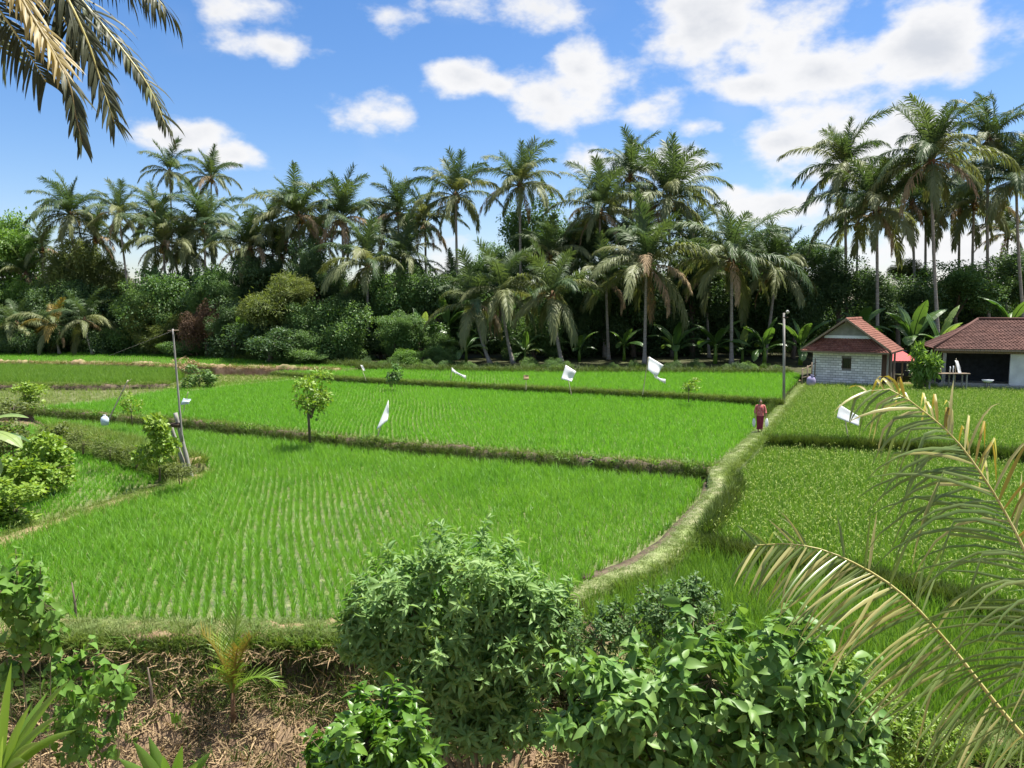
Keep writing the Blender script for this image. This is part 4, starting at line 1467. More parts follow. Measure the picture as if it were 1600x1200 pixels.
field_shrub('young_tree', 'small round-headed tree on the dark bund, left of the white pennant', 'tree', 487, 688, .60, 66, 104, .66, M['leaf_lime'], .15, 1300, 3, 21)
field_shrub('young_tree', 'slim bushy tree on the grassy bank beside the leaning pole', 'tree', 250, 748, .4, 58, 98, .78, M['leaf_lime'], .14, 1500, 1, 2)
field_shrub('sapling', 'small lime green sapling on the bund near the leaning stick', 'sapling', 206, 660, .7, 28, 46, .7, M['leaf_lime'], .12, 350, 1, 3)
field_shrub('sapling', 'dark leafy sapling on the far bund left of centre', 'sapling', 611, 603, 1.1, 26, 38, .8, M['leaf_mid'], .18, 420, 2, 4)
field_shrub('sapling', 'tiny pale sapling right of the square white flag', 'sapling', 1076, 626, 1.05, 24, 36, .6, M['leaf_lime'], .15, 260, 1, 5)
field_shrub('round_bush', 'rounded bush on the dry bund right of the pole top', 'bush', 312, 602, .9, 40, 30, .95, M['leaf_mid'], .22, 1100, 2, 6)
field_shrub('round_bush', 'pinkish withered bush just left of the rounded bush on the dry bund', 'bush', 297, 590, .9, 36, 36, .8, M['straw'], .18, 420, 2, 16)
field_shrub('round_bush', 'light green bush at left by the pale strip', 'bush', 44, 634, .6, 50, 38, .95, M['leaf_lime'], .20, 1100, 2, 7)
field_shrub('round_bush', 'dark low bush at left under the light green bush', 'bush', 18, 652, .55, 56, 36, .95, M['leaf_olive'], .16, 1100, 2, 8)
field_shrub('leafy_shrub', 'tall light green shrub left of the overgrown bank', 'shrub', 66, 775, .1, 100, 100, .95, M['leaf_lime'], .16, 4200, 3, 9, nblob=22)
field_shrub('leafy_shrub', 'olive shrub behind the banana leaves at the left border', 'shrub', 25, 752, .1, 100, 86, .95, M['leaf_olive'], .13, 3600, 3, 10, nblob=20)
field_shrub('leafy_shrub', 'low yellow green shrub at the left border above the dirt path', 'shrub', 18, 822, .05, 96, 64, .98, M['leaf_lime'], .15, 3600, 3, 11, nblob=18)
field_shrub('leafy_shrub', 'brownish weedy shrub at the end of the overgrown bank', 'shrub', 92, 706, .1, 40, 50, .9, M['leaf_olive'], .12, 900, 2, 12)
field_shrub('leafy_shrub', 'lime green shrub tip right of the banana leaves', 'shrub', 96, 765, .05, 40, 40, .9, M['leaf_lime'], .13, 700, 2, 15)
for i, (px, py, w_, h_, lb) in enumerate(((128, 706, 46, 34, 'low weedy shrub on the overgrown bank, nearest to its left end'), (170, 718, 46, 34, 'low weedy shrub on the overgrown bank, second from its left end'),
                                          (212, 732, 44, 34, 'low weedy shrub on the overgrown bank, left of the slim bushy tree'), (282, 752, 40, 30, 'low weedy shrub between the slim bushy tree and the leaning pole'))):
    field_shrub('leafy_shrub', lb, 'shrub', px, py, .55, w_, h_, .95, M['leaf_olive'], .10, 1000, 2, 40 + i, tpl=LEAF4N, nblob=18)
field_shrub('cassava_bush', 'light green bush between the red awning and the hip-roofed house', 'bush', 1445, 610, .65, 30, 68, .9, M['leaf_bright'], .34, 1200, 2, 13, tpl=LEAF4N, nblob=20)
# banana at the left border, its leaves reaching into the picture
bp = G(-52, 800, 0.0)
bl = thing('banana_plant', 'banana plant at the left border with large pale torn leaves', 'banana plant', bp, 'banana plants')
MB().tube([(0, 0, -.1), (0, 0, 1.2), (.05, 0, 2.3)], [.16, .13, .07], 9).build('stem', M['strap'], bl, True)
for i, (a, k, p, s) in enumerate([(.15, 2, 1, 1.15), (-.25, 3, 1, 1.25), (.5, 3, 0, 1.0), (-.5, 4, 1, 1.1), (1.9, 1, 0, 1.1), (-2.0, 2, 0, 1.1), (3.2, 3, 0, 1.0), (.0, 1, 0, .9)]):
    obj('leaf', BAN[(k, p)], bl, (.03, 0, 2.3 - .07 * i), (0, 0, a), s)


# ------------------------------------------------------------------ near shrubs leaf by leaf
def hit(px, py):
    """Where the line of sight meets the near slope."""
    d = ray(px, py)
    t = 4.0
    while t < 60:
        p = Vector((0, 0, CAMZ)) + d * t
        if p.z <= float(ground_z(p.x, p.y)):
            return p
        t += .03
    return G(px, py)


CAMV = np.array([0, 0, CAMZ])


def near_bush(name, label, cat, depth, lobes, tpl, mat, nshoot, per, size, seed, n_obj=300, axis_up=.5, angle=(45, 85), shoot_len=.14, hang=.0, base_px=None, stem_r=.03, deep=.9, inner=0.35, sprigs=30):
    """Lobes: (px, py, rx px, ry px[, depth offset m]); leaves sit in whorls at shoot ends."""
    r = np.random.default_rng(seed)
    k = depth / F
    Ls = []
    lobes = list(lobes)
    n_main = len(lobes)
    for lb in list(lobes):
        for q in range(3):
            an = r.uniform(-.4, 3.54)
            f_ = r.uniform(.75, 1.15)
            sc_ = r.uniform(.22, .42)
            lobes.append((lb[0] + math.cos(an) * lb[2] * f_, lb[1] - math.sin(an) * lb[3] * f_, lb[2] * sc_, lb[3] * sc_, r.uniform(-.6, .4) * lb[2] * k))
    for lb in lobes:
        c = W(lb[0], lb[1], depth + (lb[4] if len(lb) > 4 else 0))
        Ls.append((np.array(c), np.array([lb[2] * k, lb[2] * k * deep, lb[3] * k])))
    cen = np.mean([c for c, _ in Ls], axis=0)
    bx = W(base_px, 1000, depth).x if base_px else cen[0]
    B = Vector((bx, depth, float(ground_z(bx, depth)) - .05))
    t = thing(name, label, cat, B)
    area = np.array([rr[0] * rr[2] for _, rr in Ls])
    which = r.choice(len(Ls), nshoot * 3, p=area / area.sum())
    S, A = [], []
    for w in which:
        c, rr = Ls[w]
        d = r.normal(size=3)
        d /= np.linalg.norm(d)
        if r.random() < inner:
            p = c + d * rr * r.uniform(.45, .9)
        else:
            far = 1.0 if r.random() > .30 or d[2] < -.1 else r.uniform(1.1, 1.5)
            p = c + d * rr * r.uniform(.86, 1.08) * far
            if any(j != w and (((p - c2) / r2) ** 2).sum() < .72 for j, (c2, r2) in enumerate(Ls)):
                continue
        S.append(p)
        ax = d * .8 + np.array([0, 0, axis_up]) + r.normal(0, .18, 3)
        A.append(ax / np.linalg.norm(ax))
        if len(S) >= nshoot:
            break
    for q in range(sprigs):
        c, rr = Ls[r.integers(0, n_main)]
        d = r.normal(size=3)
        d[2] = abs(d[2]) + .5
        d /= np.linalg.norm(d)
        p0 = c + d * rr * .95
        ax = d * .6 + np.array([0, 0, .9]) + r.normal(0, .25, 3)
        ax /= np.linalg.norm(ax)
        ln = size * r.uniform(1.2, 3.2)
        for j in range(4):
            S.append(p0 + ax * ln * (j + 1) / 4)
            A.append(ax)
    S, A = np.array(S), np.array(A)
    n = len(S)
    a1 = np.cross(A, np.array([.3, .9, .2]))
    a1 /= np.linalg.norm(a1, axis=1, keepdims=True)
    a2 = np.cross(A, a1)
    P, D, NR, SZ = [], [], [], []
    for j in range(per):
        ph = j * 2.4 + r.uniform(0, 6.28, n) * .15 + np.arange(n)
        al = np.radians(angle[0] + (angle[1] - angle[0]) * (j / max(1, per - 1)) + r.normal(0, 9, n))
        rad_ = a1 * np.cos(ph)[:, None] + a2 * np.sin(ph)[:, None]
        dd = A * np.cos(al)[:, None] + rad_ * np.sin(al)[:, None]
        dd[:, 2] -= hang * r.uniform(.4, 1.4, n)
        P.append(S - A * (shoot_len * j / per) + r.normal(0, .008, (n, 3)))
        D.append(dd)
        nn = A * 1.0 - dd * .2 + r.normal(0, .38, (n, 3))
        NR.append(nn)
        SZ.append(size * (.5 + .55 * min(1, (j + 1) / (per * .5))) * r.uniform(.6, 1.3, n))
    P, D, NR, SZ = map(np.concatenate, (P, D, NR, SZ))
    to_cam = CAMV - P
    dist = np.linalg.norm(to_cam, axis=1)
    outw = P - cen
    score = (outw * to_cam).sum(1) / (np.linalg.norm(outw, axis=1) * dist + 1e-9) - .25 * (dist - dist.min()) + SZ * 2 / size * .3
    order = np.argsort(-score)
    top, rest = order[:n_obj], order[n_obj:]
    unit = np_mesh('leaf', tpl[0], [tuple(f) for f in tpl[1]], mat, True)
    D_ = D / np.linalg.norm(D, axis=1, keepdims=True)
    Rm = rot_from(D_, NR)
    bv = np.array(B)
    for i in top:
        o = bpy.data.objects.new('leaf', unit)
        COL.objects.link(o)
        o.parent = t
        m = Matrix([[*(Rm[i][rw] * SZ[i]), P[i][rw] - bv[rw]] for rw in range(3)] + [[0, 0, 0, 1]])
        o.matrix_basis = m
    if len(rest):
        V, Fs = leaves(tpl, P[rest] - bv, D_[rest], NR[rest], SZ[rest])
        o = obj('foliage', np_mesh('foliage', V, Fs, mat, True), t)
        tag(o, kind='stuff')
    # stems
    mb = MB()
    heads = [np.array(c) for c, _ in Ls[:n_main]]
    rr0 = stem_r
    for c in heads:
        e = Vector(c - bv)
        m1 = e * .5 + Vector((r.normal(0, .08), r.normal(0, .08), .1))
        mb.tube([(r.normal(0, .05), r.normal(0, .05), -.05), m1, e], [rr0 * 1.2, rr0 * .9, rr0 * .5], 6, False)
    for i in range(0, n, max(1, n // 160)):
        c = min(heads, key=lambda q: ((q - S[i]) ** 2).sum())
        e, s = Vector(S[i] - bv), Vector(c - bv)
        mb.tube([s, s.lerp(e, .55) + Vector((0, 0, -.04)), e], [rr0 * .4, rr0 * .25, .005], 4, False)
    mb.build('stems', M['twig'], t, True)['kind'] = 'stuff'
    return t


near_bush('leafy_shrub', 'large bluish green shrub with narrow whorled leaves at the centre front', 'shrub', 13.0,
          [(640, 945, 80, 62), (735, 915, 90, 58), (825, 950, 60, 52), (590, 1000, 54, 54), (690, 1030, 105, 80), (795, 1020, 90, 78), (855, 995, 46, 52), (715, 1105, 88, 65), (775, 1125, 70, 50)],
          LANCE, M['bush_grey'], 1500, 9, .20, 31, base_px=745, stem_r=.045, angle=(35, 95), sprigs=120)
near_bush('leafy_shrub', 'shrub with broad glossy pointed leaves at the front right of centre', 'shrub', 8.6,
          [(985, 1085, 85, 48), (1110, 1062, 95, 50), (1210, 1045, 80, 60), (1280, 1110, 65, 55), (945, 1145, 75, 65), (1080, 1135, 110, 75), (1200, 1145, 100, 80), (1020, 1195, 100, 55), (1310, 1180, 70, 55)],
          OVATE, M['bush_broad'], 600, 6, .20, 32, base_px=1120, stem_r=.03, angle=(40, 100), hang=.35, shoot_len=.22, inner=.3)
near_bush('leafy_shrub', 'small-leaved dark shrub top between the large shrub and the paddy', 'shrub', 10.8,
          [(1035, 965, 70, 38), (1085, 945, 38, 34), (985, 985, 52, 32), (940, 1005, 56, 40), (1110, 975, 40, 30)],
          LEAF4 if False else OVATE, M['leaf_mid'], 420, 7, .085, 33, n_obj=60, base_px=1030, stem_r=.02, angle=(40, 90))
near_bush('leafy_shrub', 'low light green shrub with glossy leaves at the bottom left of centre', 'shrub', 9.4,
          [(578, 1170, 72, 42), (530, 1195, 50, 36), (640, 1188, 44, 34), (590, 1210, 80, 36)],
          OVATE, M['bush_light'], 170, 7, .19, 34, n_obj=220, base_px=580, stem_r=.02, angle=(35, 95), hang=.2)
near_bush('feathery_shrub', 'feathery lime green shrub under the lower yellow palm frond', 'shrub', 9.6,
          [(1345, 1120, 48, 70), (1310, 1060, 30, 34), (1395, 1150, 48, 46), (1440, 1180, 60, 50), (1370, 1195, 60, 40)],
          LANCE, M['leaf_lime'], 520, 9, .10, 35, n_obj=40, base_px=1370, stem_r=.02, angle=(30, 80))
near_bush('climbing_vine', 'climbing vine with heart-shaped leaves at the left border', 'vine', 9.0,
          [(25, 925, 36, 34), (62, 935, 30, 26), (30, 985, 38, 40), (80, 985, 22, 26), (10, 1030, 30, 40)],
          HEART, M['vine'], 85, 4, .135, 36, n_obj=240, base_px=20, sprigs=8, stem_r=.007, hang=.55, angle=(50, 110), shoot_len=.25, inner=.25)
near_bush('climbing_vine', 'leafy vine with rounded leaves on the slope left of the young palm', 'vine', 9.6,
          [(140, 1075, 56, 34), (110, 1115, 46, 40), (190, 1080, 24, 24), (130, 1155, 50, 40), (95, 1060, 24, 22)],
          HEART, M['vine'], 105, 4, .135, 37, n_obj=240, base_px=130, sprigs=8, stem_r=.007, hang=.55, angle=(50, 110), shoot_len=.25, inner=.25)


# strap-leaved plants at the bottom left
def strap_plant(label, base, tips, length_scale, mat, wid, seed):
    B = Vector((base.x, base.y, float(ground_z(base.x, base.y)) - .05))
    t = thing('strap_leaved_plant', label, 'plant', B)
    top = base - B
    MB().tube([(0, 0, 0), top * .5 + Vector((.02, 0, 0)), top], [.05, .045, .035], 7).build('stem', M['strap'], t, True)
    for i, q in enumerate(tips):
        d = q - base
        L_ = d.length
        n = 9
        V, Fs = [], []
        side = d.cross(Vector((0, -.75, .65)))
        side.normalize()
        for k in range(n + 1):
            u = k / n
            p = top + d * u + Vector((0, 0, .07 * L_ * math.sin(math.pi * u)))
            w = wid * (min(1, .45 + u * 2.2) * (1 - u ** 2.6)) * .5 if k < n else .001
            nn = d.cross(side).normalized() * (.28 * w)
            V += [p - side * w + nn, p, p + side * w + nn]
        for k in range(n):
            for s in (0, 1):
                a = k * 3 + s
                Fs.append((a, a + 1, a + 4, a + 3))
        obj('leaf', np_mesh('leaf', V, Fs, mat, True), t)
    return t


sb = W(-5, 1225, 6.0)
strap_plant('bright green plant with long strap leaves at the bottom left corner', sb,
            [W(18, 1035, 5.9), W(108, 1062, 5.8), W(92, 1118, 5.6), W(-50, 1060, 6.1), W(60, 1160, 5.5), W(-90, 1130, 6.0), W(75, 1080, 6.3), W(5, 1150, 5.6), W(40, 1190, 5.4), W(48, 1100, 5.9), W(120, 1140, 5.7)], 1, M['strap'], .10, 3)
sb = W(265, 1262, 7.0)
strap_plant('light green leaf tuft at the bottom border below the vine', sb,
            [W(208, 1158, 7.0), W(232, 1150, 7.1), W(285, 1165, 6.9), W(330, 1175, 7.0), W(185, 1185, 6.9), W(310, 1192, 6.7), W(255, 1180, 6.8)], 1, M['bush_light'], .15, 4)
# young coconut palm on the slope
yb = hit(365, 1135)
yp = thing('young_palm', 'young coconut palm sprouting from the straw covered slope', 'palm', yb)
MB().tube([(0, 0, -.1), (0, 0, .4), (.02, 0, .95)], [.07, .045, .025], 8).build('stem', M['fibre'], yp, True)
yf = [frond_mesh('frond', 950 + i, a0, a1, 1.45, 34, .46, .016, .12, 1.3, M['strap'] if i != 1 else M['frond_young']) for i, (a0, a1) in enumerate([(88, 74), (80, 52), (72, 25), (52, -55)])]
for i, (a, k, s) in enumerate([(1.2, 0, 1.1), (3.5, 1, .95), (-.3, 1, .9), (2.4, 2, .8), (.1, 3, .75), (4.6, 2, .7), (5.4, 1, .8), (3.0, 3, .55)]):
    obj('frond', yf[k], yp, (.01, 0, .72), (0, 0, a), s)
# dead stub and twigs on the slope
for (px, py, h, lb) in ((236, 1115, .95, 'short dark dead stem standing on the straw slope'), (118, 985, 1.1, 'thin bare twig above the climbing vine at left')):
    q = hit(px, py)
    t = thing('dead_stem', lb, 'stick', q)
    MB().tube([(0, 0, -.1), (.03, 0, h * .5), (-.02, 0, h)], [.035, .028, .012], 6).build('stem', M['bark'], t, True)
    MB().tube([(.02, 0, h * .55), (.12, .02, h * .8)], [.012, .005], 5).build('twig', M['bark'], t)


# ------------------------------------------------------------------ near palm fronds, leaflet by leaflet
def near_frond(parent, B, ctrl, n, length, width, mats, seed, U0=None, sides=(-1, 1), sweep=(35, 60), lift=8, grav=.18, kinks=0.0, sparse=(0, 0), start=.25, rr=.022, as_objects=True, segs=5, lprof=None, rmat=None, fold=.35):
    r = random.Random(seed)
    pts = smooth_line([W(*c) for c in ctrl], .06)
    pts = [p - B for p in pts]
    K = len(pts) - 1
    mb = MB()
    step = max(1, K // 24)
    sel = list(range(0, K, step)) + [K]
    mb.tube([pts[i] for i in sel], [rr * (1.25 - 1.05 * i / K) for i in sel], 6)
    fr = mb.build('frond', rmat or M['rachis_near'], parent, True)
    rest = MB()
    for i in range(n):
        t = start + (1 - start) * (i + .5) / n
        f = t * K
        k = min(int(f), K - 1)
        P = pts[k].lerp(pts[k + 1], f - k)
        T = (pts[min(k + 3, K)] - pts[max(k - 3, 0)]).normalized()
        U = Vector(U0) if U0 else Vector((0, 0, 1))
        U = U - T * T.dot(U)
        U.normalize()
        S = T.cross(U)
        for si, sd in enumerate((-1, 1)):
            if sd not in sides or r.random() < sparse[si]:
                continue
            ll = length[si] * (lprof(t) if lprof else (.55 + .6 * math.sin(math.pi * (.15 + .8 * t)))) * r.uniform(.82, 1.1)
            kk = r.choice((2, 3)) if r.random() < kinks * (t ** 1.5) else None
            V, Fs = leaflet_geo(P, T, U, S, sd, ll, width * r.uniform(.8, 1.15), R(sweep[0] + (sweep[1] - sweep[0]) * t) + r.gauss(0, .11), R(lift) + r.gauss(0, .2), grav * r.choice((.4, .7, 1, 1, 1.3, 1.9)), segs, r, kk, fold)
            mt = mats(t, sd, r)
            if as_objects:
                obj('leaflet', np_mesh('leaflet', V, Fs, mt, True), fr)
            else:
                rest.add(V, Fs)
    if rest.v:
        rest.build('leaflet_row', mats(.5, 1, r), fr)['kind'] = 'stuff'
    return fr


CR = W(1735, 1350, 4.7)
PB = Vector((CR.x + .15, CR.y, float(ground_z(CR.x, CR.y)) - .1))
rp = thing('coconut_palm', 'near palm at the right border with yellow ribbed fronds reaching into the picture', 'palm', PB)
MB().tube([(0, 0, 0), ((CR - PB) * .5) + Vector((.1, 0, 0)), CR - PB], [.24, .17, .13], 10).build('trunk', M['trunk_palm'], rp, True)


def m_upper(t, sd, r):
    if sd > 0:
        return M['leaflet_pale'] if r.random() < .35 else M['frond_young']
    return M['leaflet_pale'] if r.random() < max(0, (t - .62) * 1.3) else M['leaflet_near']


near_frond(rp, PB, [(1735, 1350, 4.7), (1690, 1120, 4.65), (1630, 930, 4.7), (1570, 800, 4.8), (1500, 695, 4.9), (1440, 640, 5.0), (1390, 608, 5.08), (1350, 612, 5.12)],
           88, (.95, .55), .021, m_upper, 61, U0=(.1, -1, .25), sweep=(24, 50), lift=4, grav=.31, kinks=.7, sparse=(.10, .35), start=.30, rr=.015,
           lprof=lambda t: 1.05 if t < .7 else 1.05 - 2.5 * (t - .7))


def m_lower(t, sd, r):
    return M['leaflet_pale'] if r.random() < .14 + .42 * t else M['leaflet_near']


near_frond(rp, PB, [(1735, 1350, 4.7), (1650, 1215, 4.85), (1555, 1098, 5.0), (1480, 1003, 5.1), (1400, 920, 5.2), (1310, 868, 5.35), (1240, 850, 5.45), (1180, 852, 5.5)],
           88, (.82, .45), .021, m_lower, 62, U0=(.15, -1, .35), sweep=(-26, 44), lift=5, grav=.11, kinks=.12, sparse=(.02, .80), start=.25, rr=.015,
           lprof=lambda t: 1.05 if t < .72 else 1.05 - 2.2 * (t - .72))
near_frond(rp, PB, [(1735, 1350, 4.7), (1735, 1180, 4.3), (1700, 1080, 4.05), (1665, 1020, 3.9), (1630, 990, 3.8)],
           52, (.95, .6), .019, lambda t, sd, r: M['leaflet_pale'] if r.random() < .3 else M['leaflet_near'], 63, U0=(.2, -1, .3), sweep=(5, 35), lift=2, grav=.32, sparse=(.05, .3), start=.25)
for i, (a, k) in enumerate([(-.3, 2), (.5, 3), (-1.0, 3), (1.1, 2)]):
    obj('frond', FROND[(k, i % 2, 'g')], rp, CR - PB, (0, 0, a), .62)

# palm overhead at the upper left, only its hanging fronds in the picture
CL = W(-110, -260, 8.6)
LB = Vector((CL.x - .9, CL.y, float(ground_z(CL.x - .9, CL.y)) - .1))
lp = thing('coconut_palm', 'near palm overhead with fronds hanging into the upper left corner', 'palm', LB)
MB().tube([(0, 0, 0), (CL - LB) * .5 + Vector((-.3, 0, 0)), CL - LB], [.26, .17, .14], 10).build('trunk', M['trunk_palm'], lp, True)
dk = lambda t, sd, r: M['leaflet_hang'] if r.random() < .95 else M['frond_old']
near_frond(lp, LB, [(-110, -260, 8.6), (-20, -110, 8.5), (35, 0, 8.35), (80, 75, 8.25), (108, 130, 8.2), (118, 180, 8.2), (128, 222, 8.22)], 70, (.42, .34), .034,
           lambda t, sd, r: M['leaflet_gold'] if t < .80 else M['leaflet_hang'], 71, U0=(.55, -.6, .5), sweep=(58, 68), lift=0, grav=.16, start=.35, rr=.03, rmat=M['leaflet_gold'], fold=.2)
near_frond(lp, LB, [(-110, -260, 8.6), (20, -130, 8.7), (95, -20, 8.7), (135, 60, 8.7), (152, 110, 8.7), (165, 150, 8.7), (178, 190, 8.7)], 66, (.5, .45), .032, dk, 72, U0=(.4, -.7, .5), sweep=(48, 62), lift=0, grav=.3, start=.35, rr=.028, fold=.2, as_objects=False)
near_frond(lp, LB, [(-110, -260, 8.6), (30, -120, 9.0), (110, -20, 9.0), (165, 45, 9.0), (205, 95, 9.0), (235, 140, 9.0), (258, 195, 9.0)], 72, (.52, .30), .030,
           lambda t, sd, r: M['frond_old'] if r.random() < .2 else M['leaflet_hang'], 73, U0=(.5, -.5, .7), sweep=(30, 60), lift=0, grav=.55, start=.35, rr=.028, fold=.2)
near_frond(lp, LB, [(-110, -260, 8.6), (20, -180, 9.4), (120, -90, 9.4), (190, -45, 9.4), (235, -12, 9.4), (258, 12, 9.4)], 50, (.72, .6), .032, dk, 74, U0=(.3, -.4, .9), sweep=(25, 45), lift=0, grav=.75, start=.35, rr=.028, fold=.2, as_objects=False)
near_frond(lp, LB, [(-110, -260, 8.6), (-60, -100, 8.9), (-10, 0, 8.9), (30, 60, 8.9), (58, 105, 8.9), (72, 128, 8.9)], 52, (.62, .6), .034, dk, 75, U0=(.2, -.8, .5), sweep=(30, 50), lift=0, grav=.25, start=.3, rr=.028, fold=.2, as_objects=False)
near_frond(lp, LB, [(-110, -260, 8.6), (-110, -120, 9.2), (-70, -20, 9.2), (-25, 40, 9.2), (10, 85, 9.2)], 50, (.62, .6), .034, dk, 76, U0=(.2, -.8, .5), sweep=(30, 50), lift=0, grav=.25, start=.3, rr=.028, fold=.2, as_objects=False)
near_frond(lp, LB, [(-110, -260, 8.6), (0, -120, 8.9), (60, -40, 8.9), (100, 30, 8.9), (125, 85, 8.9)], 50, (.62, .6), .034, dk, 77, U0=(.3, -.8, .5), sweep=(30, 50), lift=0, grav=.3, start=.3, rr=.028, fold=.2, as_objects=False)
for i, (a, k) in enumerate([(2.6, 2), (3.3, 3), (4.0, 2), (3.0, 4)]):
    obj('frond', FROND[(k, i % 2, 'g')], lp, CL - LB, (0, 0, a), .8)

# ------------------------------------------------------------------ poles, sticks and bird-scaring flags
def pole_between(a, b, r0, r1, mat, name, parent, origin, sides=8, knots=0, sag=0.0):
    a, b = Vector(a) - origin, Vector(b) - origin
    n = max(2, knots * 3 + 2)
    pts, rad = [], []
    for i in range(n):
        u = i / (n - 1)
        p = a.lerp(b, u)
        p.x += sag * math.sin(math.pi * u)
        pts.append(p)
        rad.append((r0 + (r1 - r0) * u) * (1.12 if knots and i % 3 == 1 else 1))
    return MB().tube(pts, rad, sides).build(name, mat, parent, True)


o = G(299, 746, .15)
t = thing('leaning_pole', 'tall leaning bamboo pole lashed to two thick stakes on the bank', 'pole', o)
Y = o.y
pole_between(o + Vector((.05, 0, -.2)), W(274, 645, Y), .085, .075, M['grey_pole'], 'stake', t, o, 9, 3)
pole_between(o + Vector((-.12, .06, -.2)), W(266, 662, Y + .06), .08, .07, M['grey_pole'], 'stake', t, o, 9, 3)
pole_between(W(285, 690, Y - .12), W(270, 514, Y), .045, .032, M['grey_pole'], 'mast', t, o, 7, 5)
pole_between(W(262, 517, Y), W(279, 516, Y), .02, .02, M['wood'], 'crossbar', t, o, 6)
pole_between(W(266, 664, Y - .1), W(281, 664, Y - .1), .10, .10, M['wood_dark'], 'lashing', t, o, 6)
a, b = W(270, 517, Y), G(-60, 600, 4.0)
e = G(170, 556, 1.6)
c_ = thing('scare_line', 'thin bird-scaring line running from the pole tip to the far strip', 'line', e)
pole_between(e, a, .006, .006, M['grey_pole'], 'line', c_, e, 5, 3)

o = G(166, 660, .58)
t = thing('leaning_stick', 'thin leaning stick rising from the bund at left', 'stick', o)
pole_between(o + Vector((0, 0, -.1)), W(200, 594, o.y), .045, .03, M['bamboo'], 'stick', t, o, 7, 4)
MB().tube([W(200, 596, o.y) - o, W(206, 592, o.y) - o], [.02, .012], 5).build('twig', M['bamboo'], t)
o = G(164, 664, .58)
t = thing('plastic_jug', 'pale blue plastic jug at the foot of the leaning stick', 'jug', o)
MB().tube([(0, 0, 0), (0, 0, .30), (0, 0, .42), (0, 0, .50)], [.20, .22, .17, .07], 12).build('body', M['jug'], t, True)
MB().tube([(0, 0, .50), (0, 0, .56)], [.075, .075], 10).build('cap', M['sheet_white'], t)


def flag(label, base, tip, quad, mat=None, tail=None, seed=0, wave=.06, cat='flag', name='scare_flag', extra=None, pole=True, r=.032):
    """quad: four photo points of the cloth at the pole's distance, the first two along its upper edge."""
    t = thing(name, label, cat, base, 'white bird-scaring flags in the rice')
    Y = base.y
    if pole:
        pole_between(base + Vector((0, 0, -.15)), W(*tip, Y), r, r * .6, M['bamboo'], 'stick', t, base, 6, 3)
    n = 9
    q = [W(x, y, Y - .03) - base for x, y in quad]
    V = []
    rs = random.Random(seed)
    p1, p2 = rs.uniform(0, 6), rs.uniform(0, 6)
    for i in range(n + 1):
        for j in range(n + 1):
            u, v = i / n, j / n
            p = q[0].lerp(q[1], u).lerp(q[3].lerp(q[2], u), v)
            p.y += .55 * (p.z - q[0].z)
            p += Vector((0, 1, 0)) * (wave * (math.sin(u * 6 + p1 + v * 2) + .7 * math.sin(v * 7 + p2)) * (.3 + u))
            V.append(p)
    Fs = [(i * (n + 1) + j, i * (n + 1) + j + 1, (i + 1) * (n + 1) + j + 1, (i + 1) * (n + 1) + j) for i in range(n) for j in range(n)]
    cl = obj('cloth', np_mesh('cloth', V, Fs, mat or M['cloth'], True), t)
    md = cl.modifiers.new('thickness', 'SOLIDIFY')
    md.thickness = .006
    if tail:
        pts = [W(x, y, Y - .03) - base for x, y in tail]
        V, Fs = [], []
        for k, p in enumerate(pts):
            w = .09 if k < len(pts) - 1 else .16
            V += [p + Vector((0, 0, w)), p + Vector((0, .02, -w))]
        for k in range(len(pts) - 1):
            Fs.append((2 * k, 2 * k + 1, 2 * k + 3, 2 * k + 2))
        tl = obj('tail', np_mesh('tail', V, Fs, mat or M['cloth'], True), t)
        tl.modifiers.new('thickness', 'SOLIDIFY').thickness = .006
    return t


b_ = G(588, 684, .62)
flag('white pennant on a slanting stick in the middle paddy', b_, (607, 626), [(607, 625), (609, 640), (608, 655), (592, 668)], wave=.05, seed=1)
b_ = G(1004, 614, 1.1)
flag('square white flag with a tail on a slanting stick in the back paddy', b_, (1013, 558), [(1014, 557), (1035, 570), (1023, 588), (1010, 577)], tail=[(1022, 587), (1031, 593), (1040, 596)], seed=2, wave=.08)
b_ = G(893, 614, 1.1)
flag('square white plastic flag over the far side of the back paddy', b_, (883, 572), [(884, 570), (900, 580), (892, 595), (876, 591)], seed=3, wave=.08)
b_ = G(704, 596, 1.1)
flag('thin twisted white streamer at the back of the back paddy', b_, (706, 574), [(706, 574), (712, 579), (713, 584), (706, 580)], tail=[(709, 580), (716, 584), (722, 587), (728, 590)], seed=4, wave=.08)
b_ = G(572, 592, 1.1)
flag('small white streamer at the far end of the dry bund', b_, (563, 570), [(563, 570), (567, 571), (572, 579), (569, 579)], seed=5, wave=.04)
b_ = G(1327, 690, .5)
flag('white plastic sheet flag above the heading rice before the small house', b_, (1318, 640), [(1312, 632), (1339, 650), (1334, 663), (1303, 651)], seed=6, wave=.02)
b_ = G(284, 650, .58)
flag('pale crumpled plastic bag on a twig right of the leaning pole', b_, (294, 612), [(286, 622), (297, 624), (297, 631), (284, 632)], mat=M['cloth_blue'], seed=7, wave=.10)
b_ = G(822, 606, 1.1)
flag('small dull straw rag in the back paddy left of the square flags', b_, (822, 586), [(818, 586), (826, 586), (826, 593), (818, 593)], mat=M['straw'], seed=8, wave=.05)

o = G(1225, 628, .9)
t = thing('utility_pole', 'grey utility pole beside the footpath near the small house', 'pole', o)
pole_between(o + Vector((0, 0, -.3)), W(1225, 489, o.y), .095, .065, M['grey_pole'], 'shaft', t, o, 10, 0)
pole_between(W(1221, 496, o.y) + Vector((0, -.1, 0)), W(1230, 496, o.y) + Vector((0, -.1, 0)), .03, .03, M['wood_dark'], 'crossarm', t, o, 6)
MB().tube([(0, -.12, (W(1225, 488, o.y) - o).z), (0, 0, (W(1225, 486, o.y) - o).z)], [.11, .08], 8).build('cap', M['concrete'], t)


